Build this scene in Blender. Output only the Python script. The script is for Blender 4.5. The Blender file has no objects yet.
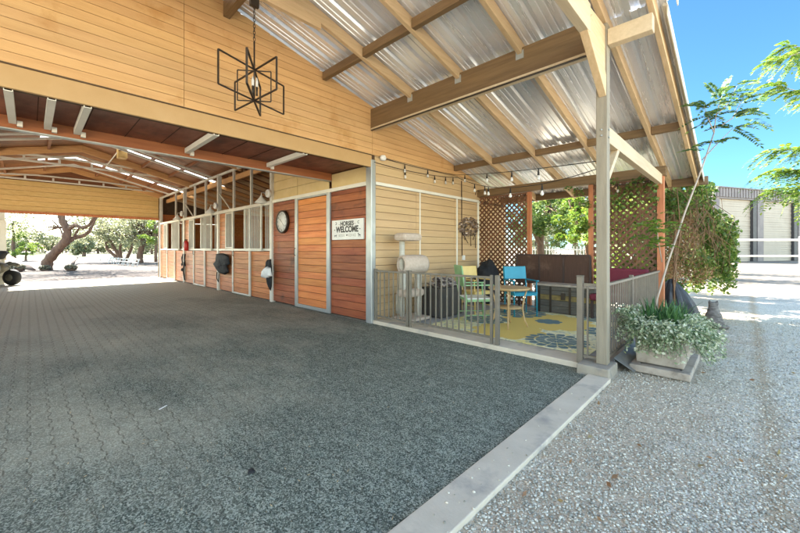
import bpy, bmesh, math, random
import numpy as np
from mathutils import Vector, Matrix, noise as mnoise
random.seed(7); rng = np.random.default_rng(7)
PI = math.pi
C = bpy.context.scene.collection
H = 1.3; F0 = 358.0; UC = 400.0; VC = 249.0
CX = (-.7193, .6947); CY = (.6947, .7193)
# scene frame: X runs into the barn aisle, Y runs along the barn front (mirrored to Blender's -Y when linked)
def ray(u):
    r = (u-UC)/F0
    return (r*CX[0]+CX[1], r*CY[0]+CY[1])
def onY(u, v, Y):
    a, b = ray(u); Z = Y/b; return (Z*a, Y, H-(v-VC)/F0*Z)
def onX(u, v, X):
    a, b = ray(u); Z = X/a; return (X, Z*b, H-(v-VC)/F0*Z)
def onZ(u, v, z=0.0):
    a, b = ray(u); Z = (H-z)*F0/(v-VC); return (Z*a, Z*b, z)
def atF(u, v, Z):
    a, b = ray(u); return (Z*a, Z*b, H-(v-VC)/F0*Z)
def RF(R, F, z=0):   # camera-right / forward offsets to X,Y (both axes are orthonormal)
    return (R*CX[0]+F*CX[1], R*CY[0]+F*CY[1], z)

# ------------------------------------------------------------------ materials
def nt(name):
    m = bpy.data.materials.new(name); m.use_nodes = True
    n = m.node_tree.nodes; l = m.node_tree.links
    b = n['Principled BSDF']; return m, n, l, b
def mixc(n, l, a, b, fac, mode='MIX'):
    x = n.new('ShaderNodeMix'); x.data_type = 'RGBA'; x.blend_type = mode
    for sock, v in ((x.inputs[0], fac), (x.inputs[6], a), (x.inputs[7], b)):
        if hasattr(v, 'is_linked'): l.new(v, sock)
        elif isinstance(v, (int, float)): sock.default_value = v
        else: sock.default_value = (*v, 1) if len(v) == 3 else v
    return x.outputs[2]
def ramp(n, l, src, stops):
    r = n.new('ShaderNodeValToRGB'); l.new(src, r.inputs[0]); e = r.color_ramp.elements
    while len(e) < len(stops): e.new(.5)
    for i, (p, c) in enumerate(stops):
        e[i].position = p; e[i].color = (*c, 1) if not isinstance(c, (int, float)) else (c, c, c, 1)
    return r.outputs[0]
def mth(n, l, op, a, b=None, c=None):
    x = n.new('ShaderNodeMath'); x.operation = op
    for i, v in enumerate((a, b, c)):
        if v is None: continue
        if hasattr(v, 'is_linked'): l.new(v, x.inputs[i])
        else: x.inputs[i].default_value = v
    return x.outputs[0]
def coords(n, l, scale=(1, 1, 1), space='Object'):
    if space == 'World':
        t = n.new('ShaderNodeNewGeometry').outputs['Position']
    else:
        t = n.new('ShaderNodeTexCoord').outputs[space]
    mp = n.new('ShaderNodeMapping'); mp.inputs['Scale'].default_value = scale; l.new(t, mp.inputs[0])
    return mp.outputs[0]
def noi(n, l, vec, scale, detail=4, rough=.6):
    t = n.new('ShaderNodeTexNoise'); t.inputs['Scale'].default_value = scale
    t.inputs['Detail'].default_value = detail; t.inputs['Roughness'].default_value = rough
    l.new(vec, t.inputs['Vector']); return t.outputs['Fac']
def M(name, c1, c2=None, scale=(1, 1, 1), ns=6, rough=.6, bump=.15, bs=None, island=0.0, metal=0.0, lo=.3, hi=.7,
      c3=None, s3=1.2, p3=.62, space='World', bd=.01, spec=.4):
    m, n, l, b = nt(name)
    v = coords(n, l, scale, space)
    f = noi(n, l, v, ns)
    c2 = c2 or tuple(x*.75 for x in c1)
    col = ramp(n, l, f, [(lo, c1), (hi, c2)])
    if c3:
        v2 = coords(n, l, (1, 1, 1), space)
        f3 = ramp(n, l, noi(n, l, v2, s3, 6, .65), [(p3-.07, 0.0), (p3+.07, 1.0)])
        col = mixc(n, l, col, c3, f3)
    if island:
        g = n.new('ShaderNodeNewGeometry')
        k = mth(n, l, 'MULTIPLY_ADD', g.outputs['Random Per Island'], island*2, 1-island)
        hs = n.new('ShaderNodeHueSaturation'); l.new(k, hs.inputs['Value']); l.new(col, hs.inputs['Color'])
        g2 = mth(n, l, 'MULTIPLY', g.outputs['Random Per Island'], 7.31); g2 = mth(n, l, 'FRACT', g2)
        hh = mth(n, l, 'MULTIPLY_ADD', g2, .012 if island > .12 else .004, .494 if island > .12 else .498); l.new(hh, hs.inputs['Hue'])
        col = hs.outputs[0]
    l.new(col, b.inputs['Base Color'])
    rr = mth(n, l, 'MULTIPLY_ADD', f, .25, rough-.12); l.new(rr, b.inputs['Roughness'])
    b.inputs['Metallic'].default_value = metal
    b.inputs['Specular IOR Level'].default_value = spec
    if bump:
        bp = n.new('ShaderNodeBump'); bp.inputs['Strength'].default_value = bump; bp.inputs['Distance'].default_value = bd
        l.new(noi(n, l, v, bs or ns*4, 5), bp.inputs['Height']); l.new(bp.outputs[0], b.inputs['Normal'])
    return m
def LEAF(name, a, bcol, c=None, trans=.35):
    m, n, l, b = nt(name)
    g = n.new('ShaderNodeNewGeometry')
    stops = [(0, a), (1, bcol)] if c is None else [(0, a), (.55, bcol), (1, c)]
    col = ramp(n, l, g.outputs['Random Per Island'], stops)
    b.inputs['Roughness'].default_value = .55; l.new(col, b.inputs['Base Color'])
    t = n.new('ShaderNodeBsdfTranslucent')
    hs = n.new('ShaderNodeHueSaturation'); hs.inputs['Value'].default_value = 1.5; hs.inputs['Hue'].default_value = .485
    l.new(col, hs.inputs['Color']); l.new(hs.outputs[0], t.inputs[0])
    mx = n.new('ShaderNodeMixShader'); mx.inputs[0].default_value = trans
    l.new(b.outputs[0], mx.inputs[1]); l.new(t.outputs[0], mx.inputs[2])
    l.new(mx.outputs[0], n['Material Output'].inputs[0]); return m

mt = {}
mt['siding'] = M('tan_siding_paint', (.64, .385, .165), (.54, .31, .125), (1, .5, 5), 2.4, .6, .3, 30, island=.04, c3=(.48, .25, .08), s3=1.6, p3=.64)
mt['siding_low'] = M('tan_wall_paint', (.56, .385, .205), (.50, .335, .17), (1, .5, 5), 2.4, .6, .3, 30, island=.04, c3=(.46, .31, .17), s3=1.6, p3=.66)
mt['header'] = M('header_board_paint', (.48, .30, .13), (.43, .26, .105), (1, 1, 1), 3, .5, .1, 50)
mt['plywood_tan'] = M('tan_plywood_panel', (.66, .50, .24), (.58, .42, .18), (1, 1, 1), 3, .55, .12, 50, island=.04)
mt['groove'] = M('shadow_gap_board', (.10, .06, .03), (.07, .04, .02), rough=.8, bump=0)
mt['far_siding'] = M('golden_wood_siding', (.66, .45, .18), (.55, .35, .12), (3, 3, 20), 2, .55, .1, island=.06)
def wood(name, a, b, isl=.18, axis='x', rough=.5, c3=None, p3=.62):
    s = {'x': (.6, 9, 9), 'y': (9, .6, 9), 'z': (9, 9, .6)}[axis]
    return M(name, a, b, s, 3.0, rough, .25, 9, island=isl, lo=.35, hi=.68, c3=c3, s3=1.7, p3=p3, bd=.006)
mt['plank'] = wood('orange_stall_plank', (.58, .215, .055), (.41, .125, .028), .2)
mt['plank_pink'] = wood('faded_pink_stall_plank', (.58, .225, .085), (.44, .14, .048), .15)
mt['plank_red'] = wood('red_brown_stall_plank', (.34, .098, .03), (.21, .05, .017), .28, c3=(.10, .032, .014), p3=.63)
mt['plank_door'] = wood('orange_door_plank', (.68, .245, .06), (.52, .15, .035), .2)
mt['plank_gap'] = M('dark_plank_gap', (.05, .02, .01), (.03, .015, .008), rough=.9, bump=0)
mt['rafter'] = wood('painted_tan_rafter', (.62, .44, .25), (.52, .36, .19), .06, 'y')
mt['brown_beam'] = wood('brown_stained_beam', (.20, .122, .055), (.135, .082, .036), .08, 'x')
mt['post'] = M('painted_taupe_post', (.29, .245, .175), (.225, .19, .135), (8, 8, .8), 3, .6, .45, 14, bd=.01)
mt['pale_beam'] = wood('painted_cream_beam', (.56, .44, .28), (.48, .37, .23), .05, 'y')
mt['redpost'] = wood('red_stained_post', (.50, .19, .075), (.38, .125, .05), .1, 'z')
mt['lattice'] = wood('redwood_lattice', (.17, .072, .032), (.10, .04, .018), .25, 'z')
mt['rust_beam'] = wood('rust_orange_beam', (.38, .135, .042), (.28, .09, .028), .1, 'y')
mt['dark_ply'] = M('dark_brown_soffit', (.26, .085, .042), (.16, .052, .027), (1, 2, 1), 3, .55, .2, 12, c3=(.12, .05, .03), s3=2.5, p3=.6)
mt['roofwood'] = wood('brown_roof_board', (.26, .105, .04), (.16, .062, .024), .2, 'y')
mt['orange_beam'] = wood('orange_timber', (.66, .38, .16), (.55, .28, .10), .1, 'y')
mt['steel'] = M('grey_painted_steel', (.66, .63, .55), (.58, .55, .47), (1, 1, 1), 5, .42, .05, 40, metal=.1, c3=(.30, .27, .22), s3=5, p3=.7)
mt['steel_w'] = M('pale_trim_paint', (.76, .72, .62), (.70, .66, .55), (1, 1, 1), 5, .5, .1, 40)
mt['galv'] = M('galvanized_post', (.46, .47, .45), (.34, .36, .35), (1, 1, .5), 5, .38, .06, 40, metal=.55)
def roof_mat():
    m, n, l, b = nt('galvanized_roof_sheet')
    v = coords(n, l, (7, .5, .5), 'World')
    f = noi(n, l, v, 1.1, 5)
    col = ramp(n, l, f, [(.3, (.92, .92, .92)), (.62, (.82, .82, .82)), (.8, (.62, .62, .62))])
    v2 = coords(n, l, (1, 1, 1), 'World'); f2 = ramp(n, l, noi(n, l, v2, 3.5, 8, .7), [(.52, 0.0), (.8, 1.0)])
    col = mixc(n, l, col, (.62, .55, .46), mth(n, l, 'MULTIPLY', f2, .3))
    l.new(col, b.inputs['Base Color']); b.inputs['Metallic'].default_value = .5
    l.new(mth(n, l, 'MULTIPLY_ADD', f, .25, .12), b.inputs['Roughness'])
    bp = n.new('ShaderNodeBump'); bp.inputs['Strength'].default_value = .12; bp.inputs['Distance'].default_value = .02
    l.new(noi(n, l, coords(n, l, (1, .4, 1), 'World'), 6, 3), bp.inputs['Height']); l.new(bp.outputs[0], b.inputs['Normal'])
    return m
mt['roof'] = roof_mat()
mt['concrete'] = M('pale_concrete', (.58, .50, .385), (.48, .41, .31), (1, 1, 1), 4, .8, .35, 60, c3=(.34, .30, .25), s3=2.3, p3=.6, bd=.004)
mt['concrete2'] = M('grey_concrete', (.33, .29, .225), (.26, .225, .175), (1, 1, 1), 5, .85, .4, 50, c3=(.18, .165, .15), s3=4, p3=.6, bd=.005)
mt['slab'] = M('patio_slab_concrete', (.36, .35, .335), (.29, .28, .27), (1, 1, 1), 3, .8, .2, 50, bd=.004)
mt['planter'] = M('weathered_planter', (.42, .36, .29), (.30, .25, .20), (1, 1, 1), 7, .9, .6, 45, c3=(.22, .18, .14), s3=6, p3=.6, space='Object', bd=.006)
mt['black'] = M('black_cloth', (.02, .021, .022), (.012, .012, .013), rough=.75, bump=.3, ns=8, space='Object')
mt['tarp'] = M('black_tarp', (.035, .035, .038), (.02, .02, .022), rough=.45, bump=.3, ns=14, space='Object')
mt['blackmetal'] = M('dark_bronze_metal', (.07, .055, .045), (.05, .04, .03), rough=.4, bump=0, metal=.6, space='Object')
mt['fence'] = M('brown_grey_fence_paint', (.20, .17, .13), (.155, .135, .10), (1, 1, 1), 6, .45, .1, 40, metal=.2, c3=(.28, .25, .2), s3=9, p3=.68)
mt['fence_lt'] = M('light_taupe_railing_paint', (.19, .16, .12), (.15, .125, .095), (1, 1, 1), 6, .45, .1, 40, metal=.1)
mt['blue'] = M('bright_blue_paint', (.012, .26, .36), (.01, .21, .30), rough=.4, bump=.05, space='Object')
mt['green'] = M('soft_green_paint', (.25, .42, .20), (.20, .35, .16), rough=.45, bump=.05, space='Object')
mt['yellow'] = M('soft_yellow_paint', (.68, .50, .17), (.6, .42, .13), rough=.45, bump=.05, space='Object')
mt['tabletop'] = M('worn_wood_top', (.50, .34, .16), (.38, .24, .10), (1, 8, 1), 3, .5, .2, 20, space='Object')
mt['carpet'] = M('beige_pile_fabric', (.55, .45, .36), (.46, .36, .28), (1, 1, 1), 20, .95, .8, 120, space='Object', bd=.01)
mt['rope'] = M('sisal_wrap', (.60, .57, .48), (.48, .45, .37), (3, 3, 60), 2, .9, .6, 10, space='Object')
mt['white'] = M('off_white_plastic', (.75, .74, .70), (.68, .67, .63), rough=.4, bump=0, space='Object')
mt['ink'] = M('charcoal_sign_ink', (.06, .055, .05), (.05, .045, .04), rough=.6, bump=0, space='Object')
mt['reed'] = M('dark_woven_screen', (.10, .05, .032), (.05, .025, .017), (90, 1, 1.5), 2, .7, .5, 20, c3=(.15, .09, .06), s3=3, p3=.62)
mt['darkframe'] = M('dark_brown_frame', (.06, .035, .028), (.04, .025, .02), rough=.6, bump=.1)
mt['chest'] = M('weathered_grey_wood', (.13, .12, .10), (.07, .062, .05), (1, 1, 20), 3, .7, .4, 8, c3=(.20, .17, .13), s3=6, p3=.63)
mt['chest_y'] = M('faded_yellow_band', (.30, .22, .07), (.16, .12, .05), (1, 1, 1), 9, .7, .2)
mt['maroon'] = M('maroon_cushion', (.16, .02, .035), (.12, .016, .028), rough=.8, bump=.2)
mt['blanket'] = M('printed_throw_blanket', (.35, .30, .26), (.06, .04, .035), (1, 1, 1), 9, .95, .6, 30, lo=.46, hi=.54, space='Object')
mt['bin'] = M('dark_storage_bin', (.055, .05, .045), (.04, .035, .03), rough=.5, bump=.1, space='Object')
mt['red'] = M('extinguisher_red', (.5, .02, .015), (.42, .015, .012), rough=.3, bump=0, space='Object')
mt['cat'] = M('grey_cat_fur', (.22, .195, .165), (.12, .105, .09), (1, 1, 3), 14, .95, .9, 70, space='Object', bd=.012, lo=.4, hi=.6)
mt['bark'] = M('rough_brown_bark', (.20, .125, .08), (.10, .06, .04), (1, 1, .35), 5, .95, 1.0, 9, bd=.05)
mt['bark_pale'] = M('pale_smooth_bark', (.40, .33, .26), (.28, .22, .17), (1, 1, .3), 12, .8, .5, 30)
mt['twig'] = M('dry_brown_twig', (.24, .14, .075), (.14, .08, .04), (1, 1, 1), 8, .9, .3)
mt['shed'] = M('mauve_grey_metal_cladding', (.17, .14, .13), (.13, .105, .10), (1, 1, 1), 1.2, .5, .05)
mt['shed_reveal_shade'] = M('shaded_reveal_tone', (.05, .045, .044), (.04, .036, .036), rough=.5, bump=0)
mt['shed_door'] = M('cream_roller_door', (.36, .30, .225), (.33, .275, .205), (1, 1, 1), .8, .5, 0)
mt['shed_cream'] = M('cream_cladding', (.34, .30, .24), (.30, .26, .2), (1, 1, 1), .8, .5, 0)
mt['pipe'] = M('white_pipe_paint', (.78, .76, .72), (.70, .68, .64), rough=.5, bump=0)
mt['olive'] = M('olive_painted_body', (.12, .115, .085), (.07, .065, .05), rough=.5, bump=.1, space='Object')
mt['rubber'] = M('black_rubber', (.018, .018, .018), (.025, .025, .024), rough=.8, bump=.3, ns=20, space='Object')
mt['flash'] = M('blue_grey_flashing', (.26, .26, .24), (.19, .19, .18), rough=.4, bump=.1, metal=.4)
mt['lawn'] = M('sunny_lawn_grass', (.05, .06, .013), (.075, .078, .02), (1, 1, 1), .8, .95, .6, 8)
mt['log'] = M('fallen_log_bark', (.17, .12, .09), (.10, .07, .05), (1, 1, 1), 4, .95, .6, 12)
mt['leaf'] = LEAF('garden_leaf', (.035, .085, .015), (.10, .17, .03), (.20, .26, .06))
mt['leaf_bright'] = LEAF('bright_leaf', (.05, .13, .012), (.12, .20, .025), (.24, .29, .045), .4)
mt['leaf_sap'] = LEAF('sapling_leaf', (.02, .07, .03), (.06, .14, .03), (.20, .26, .05), .35)
mt['leaf_mesq'] = LEAF('mesquite_leaf', (.13, .15, .075), (.20, .22, .11), (.28, .28, .15), .4)
mt['leaf_far'] = LEAF('far_foliage', (.10, .12, .06), (.16, .18, .09), (.24, .25, .13), .3)
mt['leaf_dark'] = LEAF('strap_leaf', (.02, .07, .02), (.05, .13, .035), (.10, .20, .06), .2)
mt['leaf_varieg'] = LEAF('variegated_leaf', (.20, .26, .13), (.36, .40, .25), (.60, .60, .46), .25)
mt['leaf_vine'] = LEAF('vine_leaf', (.035, .09, .012), (.09, .16, .025), (.20, .25, .05), .35)
mt['leaf_dry'] = LEAF('dry_vine_leaf', (.18, .09, .04), (.28, .16, .07), (.30, .24, .10), .3)
mt['bush'] = LEAF('round_bush_leaf', (.12, .12, .08), (.20, .20, .13), None, .2)
def glassy(name, col):
    m, n, l, b = nt(name); b.inputs['Base Color'].default_value = (*col, 1); b.inputs['Roughness'].default_value = .15
    b.inputs['Transmission Weight'].default_value = .35; return m
mt['bulb'] = glassy('frosted_bulb_glass', (.85, .83, .78))
def sky_panel():
    m, n, l, b = nt('milky_skylight_panel')
    t = n.new('ShaderNodeBsdfTranslucent'); t.inputs[0].default_value = (.8, .8, .76, 1)
    mx = n.new('ShaderNodeMixShader'); mx.inputs[0].default_value = .75
    b.inputs['Base Color'].default_value = (.8, .8, .78, 1)
    l.new(b.outputs[0], mx.inputs[1]); l.new(t.outputs[0], mx.inputs[2]); l.new(mx.outputs[0], n['Material Output'].inputs[0]); return m
mt['skylight'] = sky_panel()

def paver_mat():
    m, n, l, b = nt('rubber_dogbone_pavers')
    P = n.new('ShaderNodeNewGeometry').outputs['Position']
    s = n.new('ShaderNodeSeparateXYZ'); l.new(P, s.inputs[0]); x, y = s.outputs[0], s.outputs[1]
    px, py = .170, .112
    # dogbone outline: joint lines wave with a trapezoid profile
    def wave(t, per, amp):
        a = mth(n, l, 'SINE', mth(n, l, 'MULTIPLY', t, 2*PI/per)); a = mth(n, l, 'MULTIPLY', a, 1.9)
        a = mth(n, l, 'MINIMUM', mth(n, l, 'MAXIMUM', a, -1.0), 1.0); return mth(n, l, 'MULTIPLY', a, amp)
    yy = mth(n, l, 'ADD', y, wave(x, px*1.0, .008)); row = mth(n, l, 'DIVIDE', yy, py)
    rid = mth(n, l, 'FLOOR', row); odd = mth(n, l, 'MULTIPLY', mth(n, l, 'FRACT', mth(n, l, 'MULTIPLY', rid, .5)), 2.0)
    xx = mth(n, l, 'ADD', x, mth(n, l, 'MULTIPLY', odd, px*.5)); xx = mth(n, l, 'ADD', xx, wave(y, py*2, .008))
    colm = mth(n, l, 'DIVIDE', xx, px); cid = mth(n, l, 'FLOOR', colm)
    def edge(t, k):
        f = mth(n, l, 'FRACT', t); d = mth(n, l, 'MINIMUM', f, mth(n, l, 'SUBTRACT', 1.0, f)); return mth(n, l, 'MULTIPLY', d, k)
    j1 = ramp(n, l, mth(n, l, 'MULTIPLY', edge(row, py), 40.0), [(.08, 1.0), (.30, 0.0)])
    j2 = ramp(n, l, mth(n, l, 'MULTIPLY', edge(colm, px), 40.0), [(.05, .7), (.20, 0.0)])
    jb = ramp(n, l, noi(n, l, P, 26, 3, .7), [(.35, 0.25), (.6, 1.0)])
    joint = mth(n, l, 'MULTIPLY', mth(n, l, 'MAXIMUM', j1, j2), jb)
    cb = n.new('ShaderNodeCombineXYZ'); l.new(rid, cb.inputs[0]); l.new(cid, cb.inputs[1])
    wn = n.new('ShaderNodeTexWhiteNoise'); wn.noise_dimensions = '2D'; l.new(cb.outputs[0], wn.inputs['Vector'])
    vg = n.new('ShaderNodeTexVoronoi'); vg.inputs['Scale'].default_value = 150; l.new(P, vg.inputs['Vector'])
    vs_ = n.new('ShaderNodeSeparateColor'); l.new(vg.outputs['Color'], vs_.inputs[0])
    g1 = vs_.outputs[0]; g2 = vs_.outputs[1]
    blot = noi(n, l, P, 14, 5, .7)
    gg = mth(n, l, 'MULTIPLY_ADD', g1, .7, mth(n, l, 'MULTIPLY', blot, .5))
    grain = ramp(n, l, gg, [(.15, (.022, .028, .022)), (.42, (.065, .078, .060)), (.66, (.145, .162, .125)), (.9, (.34, .36, .285))])
    fleck = ramp(n, l, g2, [(.90, 0.0), (.96, 1.0)])
    col = mixc(n, l, grain, (.45, .45, .38), mth(n, l, 'MULTIPLY', fleck, .5))
    tone = mth(n, l, 'MULTIPLY_ADD', wn.outputs['Value'], .22, .89)
    col = mixc(n, l, (0, 0, 0), col, 1.0); 
    vv = n.new('ShaderNodeVectorMath'); vv.operation = 'SCALE'; l.new(col, vv.inputs[0]); l.new(tone, vv.inputs['Scale'])
    col = vv.outputs[0]
    # dust tracked in along the aisle, made paler inward to offset the dim light
    dust = noi(n, l, coords(n, l, (.8, 1.3, 1), 'World'), .55, 5, .65)
    gx = mth(n, l, 'MULTIPLY_ADD', x, .12, .0)
    gy = mth(n, l, 'MULTIPLY_ADD', y, .10, -.10)
    dd = mth(n, l, 'ADD', mth(n, l, 'ADD', gx, gy), mth(n, l, 'MULTIPLY_ADD', dust, 2.0, -1.08))
    dd = mth(n, l, 'MINIMUM', mth(n, l, 'MAXIMUM', dd, 0.02), .88)
    col = mixc(n, l, col, mixc(n, l, grain, (.66, .60, .44), .62), dd)
    st = ramp(n, l, noi(n, l, P, 9, 5, .7), [(.60, 0.0), (.70, 1.0)])
    col = mixc(n, l, col, (.22, .20, .15), mth(n, l, 'MULTIPLY', st, .22))
    col = mixc(n, l, col, mixc(n, l, (.018, .018, .015), (.10, .058, .03), dd), mth(n, l, 'MULTIPLY', joint, mth(n, l, 'MULTIPLY_ADD', dd, .40, .34)))
    l.new(col, b.inputs['Base Color']); b.inputs['Roughness'].default_value = .85; b.inputs['Specular IOR Level'].default_value = .25
    hgt = mth(n, l, 'ADD', mth(n, l, 'MULTIPLY', joint, -1.0), mth(n, l, 'MULTIPLY', g1, .9))
    bp = n.new('ShaderNodeBump'); bp.inputs['Strength'].default_value = .6; bp.inputs['Distance'].default_value = .004
    l.new(hgt, bp.inputs['Height']); l.new(bp.outputs[0], b.inputs['Normal']); return m
mt['paver'] = paver_mat()

def gravel_mat(name='crushed_gravel'):
    m, n, l, b = nt(name)
    P = n.new('ShaderNodeNewGeometry').outputs['Position']
    v1 = n.new('ShaderNodeTexVoronoi'); v1.inputs['Scale'].default_value = 72; l.new(P, v1.inputs['Vector'])
    v2 = n.new('ShaderNodeTexVoronoi'); v2.inputs['Scale'].default_value = 130; l.new(P, v2.inputs['Vector'])
    sc = n.new('ShaderNodeSeparateColor'); l.new(v1.outputs['Color'], sc.inputs[0])
    col = ramp(n, l, sc.outputs[0], [(0, (.36, .32, .25)), (.3, (.56, .505, .40)), (.6, (.69, .62, .49)), (.85, (.79, .715, .58)), (1, (.60, .47, .33))])
    col = mixc(n, l, col, (.05, .045, .04), ramp(n, l, v1.outputs['Distance'], [(.50, 0.0), (.95, .45)]))
    s = n.new('ShaderNodeSeparateXYZ'); l.new(P, s.inputs[0])
    # brown dirt near the strip and planter, and a wheel rut
    dn = noi(n, l, P, 2.2, 6, .65)
    near = mth(n, l, 'MULTIPLY_ADD', mth(n, l, 'ABSOLUTE', mth(n, l, 'SUBTRACT', s.outputs[0], .62)), -1.0, .88)
    dd = mth(n, l, 'ADD', near, mth(n, l, 'MULTIPLY_ADD', dn, 2.6, -1.35))
    dd = mth(n, l, 'MINIMUM', mth(n, l, 'MAXIMUM', dd, 0.0), .55)
    rut = mth(n, l, 'MULTIPLY_ADD', mth(n, l, 'ABSOLUTE', mth(n, l, 'ADD', s.outputs[0], mth(n, l, 'MULTIPLY_ADD', noi(n, l, P, .8, 2), .16, .04))), -11.0, 1.05)
    rut = mth(n, l, 'MULTIPLY', mth(n, l, 'MINIMUM', mth(n, l, 'MAXIMUM', mth(n, l, 'MULTIPLY', rut, mth(n, l, 'MULTIPLY', dn, 2.2)), 0.0), 1.0), .8)
    soil = ramp(n, l, noi(n, l, P, 60, 5, .7), [(.3, (.32, .225, .13)), (.7, (.54, .41, .26))])
    col = mixc(n, l, col, soil, dd); col = mixc(n, l, col, soil, rut)
    # far from the barn the ground turns to pale pinkish dirt
    far = ramp(n, l, mth(n, l, 'MULTIPLY_ADD', s.outputs[0], .03, mth(n, l, 'MULTIPLY_ADD', noi(n, l, P, .25, 3), .3, -.17)), [(.46, 0.0), (.52, 1.0)])
    dirt = ramp(n, l, noi(n, l, P, 1.6, 7, .7), [(.3, (.048, .034, .024)), (.55, (.070, .050, .037)), (.75, (.095, .072, .054))])
    col = mixc(n, l, col, dirt, far)
    yf = ramp(n, l, mth(n, l, 'MULTIPLY_ADD', s.outputs[1], -.03, mth(n, l, 'MULTIPLY', noi(n, l, P, .5, 4), .3)), [(.50, 0.0), (.72, 1.0)])
    col = mixc(n, l, col, (.17, .14, .105), mth(n, l, 'MULTIPLY', yf, .9))
    l.new(col, b.inputs['Base Color']); b.inputs['Roughness'].default_value = .9; b.inputs['Specular IOR Level'].default_value = .2
    bp = n.new('ShaderNodeBump'); bp.inputs['Strength'].default_value = .6; bp.inputs['Distance'].default_value = .010
    h = mth(n, l, 'ADD', mth(n, l, 'MULTIPLY', v1.outputs['Distance'], -1.0), mth(n, l, 'MULTIPLY', v2.outputs['Distance'], -.4))
    l.new(h, bp.inputs['Height']); l.new(bp.outputs[0], b.inputs['Normal']); return m
mt['gravel'] = gravel_mat()
def pebble_mat():
    m, n, l, b = nt('loose_stone')
    g = n.new('ShaderNodeNewGeometry')
    col = ramp(n, l, g.outputs['Random Per Island'], [(0, (.22, .20, .155)), (.35, (.40, .365, .285)), (.7, (.55, .50, .40)), (.93, (.64, .59, .475)), (1, (.48, .36, .24))])
    l.new(col, b.inputs['Base Color']); b.inputs['Roughness'].default_value = .85; return m
mt['pebble'] = pebble_mat()

def rug_mat():
    m, n, l, b = nt('floral_outdoor_rug')
    P = n.new('ShaderNodeNewGeometry').outputs['Position']
    s = n.new('ShaderNodeSeparateXYZ'); l.new(P, s.inputs[0])
    wob = noi(n, l, P, 9, 2)
    yel = (.84, .72, .24); cream = (.82, .77, .52); teal = (.045, .13, .16); gold = (.72, .50, .09)
    base = ramp(n, l, noi(n, l, P, 2.6, 2), [(.40, yel), (.48, cream), (.62, (.80, .72, .32))])
    small = ramp(n, l, mth(n, l, 'SINE', mth(n, l, 'MULTIPLY', noi(n, l, P, 3.2, 2), 42.0)), [(.72, 0.0), (.80, 1.0)])
    base = mixc(n, l, base, (.20, .30, .30), mth(n, l, 'MULTIPLY', small, .55))
    def flower(cx, cy, R, petals, col, amp=.16, ring=None):
        nonlocal base
        dx = mth(n, l, 'SUBTRACT', s.outputs[0], cx); dy = mth(n, l, 'ADD', s.outputs[1], cy)
        r = mth(n, l, 'SQRT', mth(n, l, 'ADD', mth(n, l, 'MULTIPLY', dx, dx), mth(n, l, 'MULTIPLY', dy, dy)))
        a = mth(n, l, 'ARCTAN2', dy, dx)
        pet = mth(n, l, 'MULTIPLY_ADD', mth(n, l, 'ABSOLUTE', mth(n, l, 'SINE', mth(n, l, 'MULTIPLY', a, petals/2))), amp*R, R*(1-amp))
        inside = mth(n, l, 'LESS_THAN', r, pet)
        if ring:   # petals separated by pale lines, in rings
            gap = mth(n, l, 'LESS_THAN', mth(n, l, 'ABSOLUTE', mth(n, l, 'SINE', mth(n, l, 'MULTIPLY', a, petals/2))), .22)
            rg = mth(n, l, 'LESS_THAN', mth(n, l, 'ABSOLUTE', mth(n, l, 'SINE', mth(n, l, 'MULTIPLY', r, PI/(R*.33)))), .28)
            inside = mth(n, l, 'MULTIPLY', inside, mth(n, l, 'SUBTRACT', 1.0, mth(n, l, 'MULTIPLY', mth(n, l, 'MAXIMUM', gap, rg), .8)))
        base = mixc(n, l, base, col, inside)
    flower(2.45, 6.15, .75, 14, gold); flower(2.6, 5.05, .55, 10, gold)
    flower(1.84, 4.95, .42, 16, teal, .2, True); flower(2.42, 6.15, .22, 8, teal); flower(3.2, 6.6, .55, 14, teal, .2, True)
    flower(3.3, 5.6, .4, 12, teal, .2, True); flower(1.3, 6.0, .5, 14, teal, .2, True); flower(1.9, 7.0, .35, 10, teal, .2, True)
    base = mixc(n, l, base, (.4, .36, .25), mth(n, l, 'MULTIPLY', noi(n, l, P, 120, 2), .35))
    l.new(base, b.inputs['Base Color']); b.inputs['Roughness'].default_value = .9; return m
mt['rug'] = rug_mat()

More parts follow.
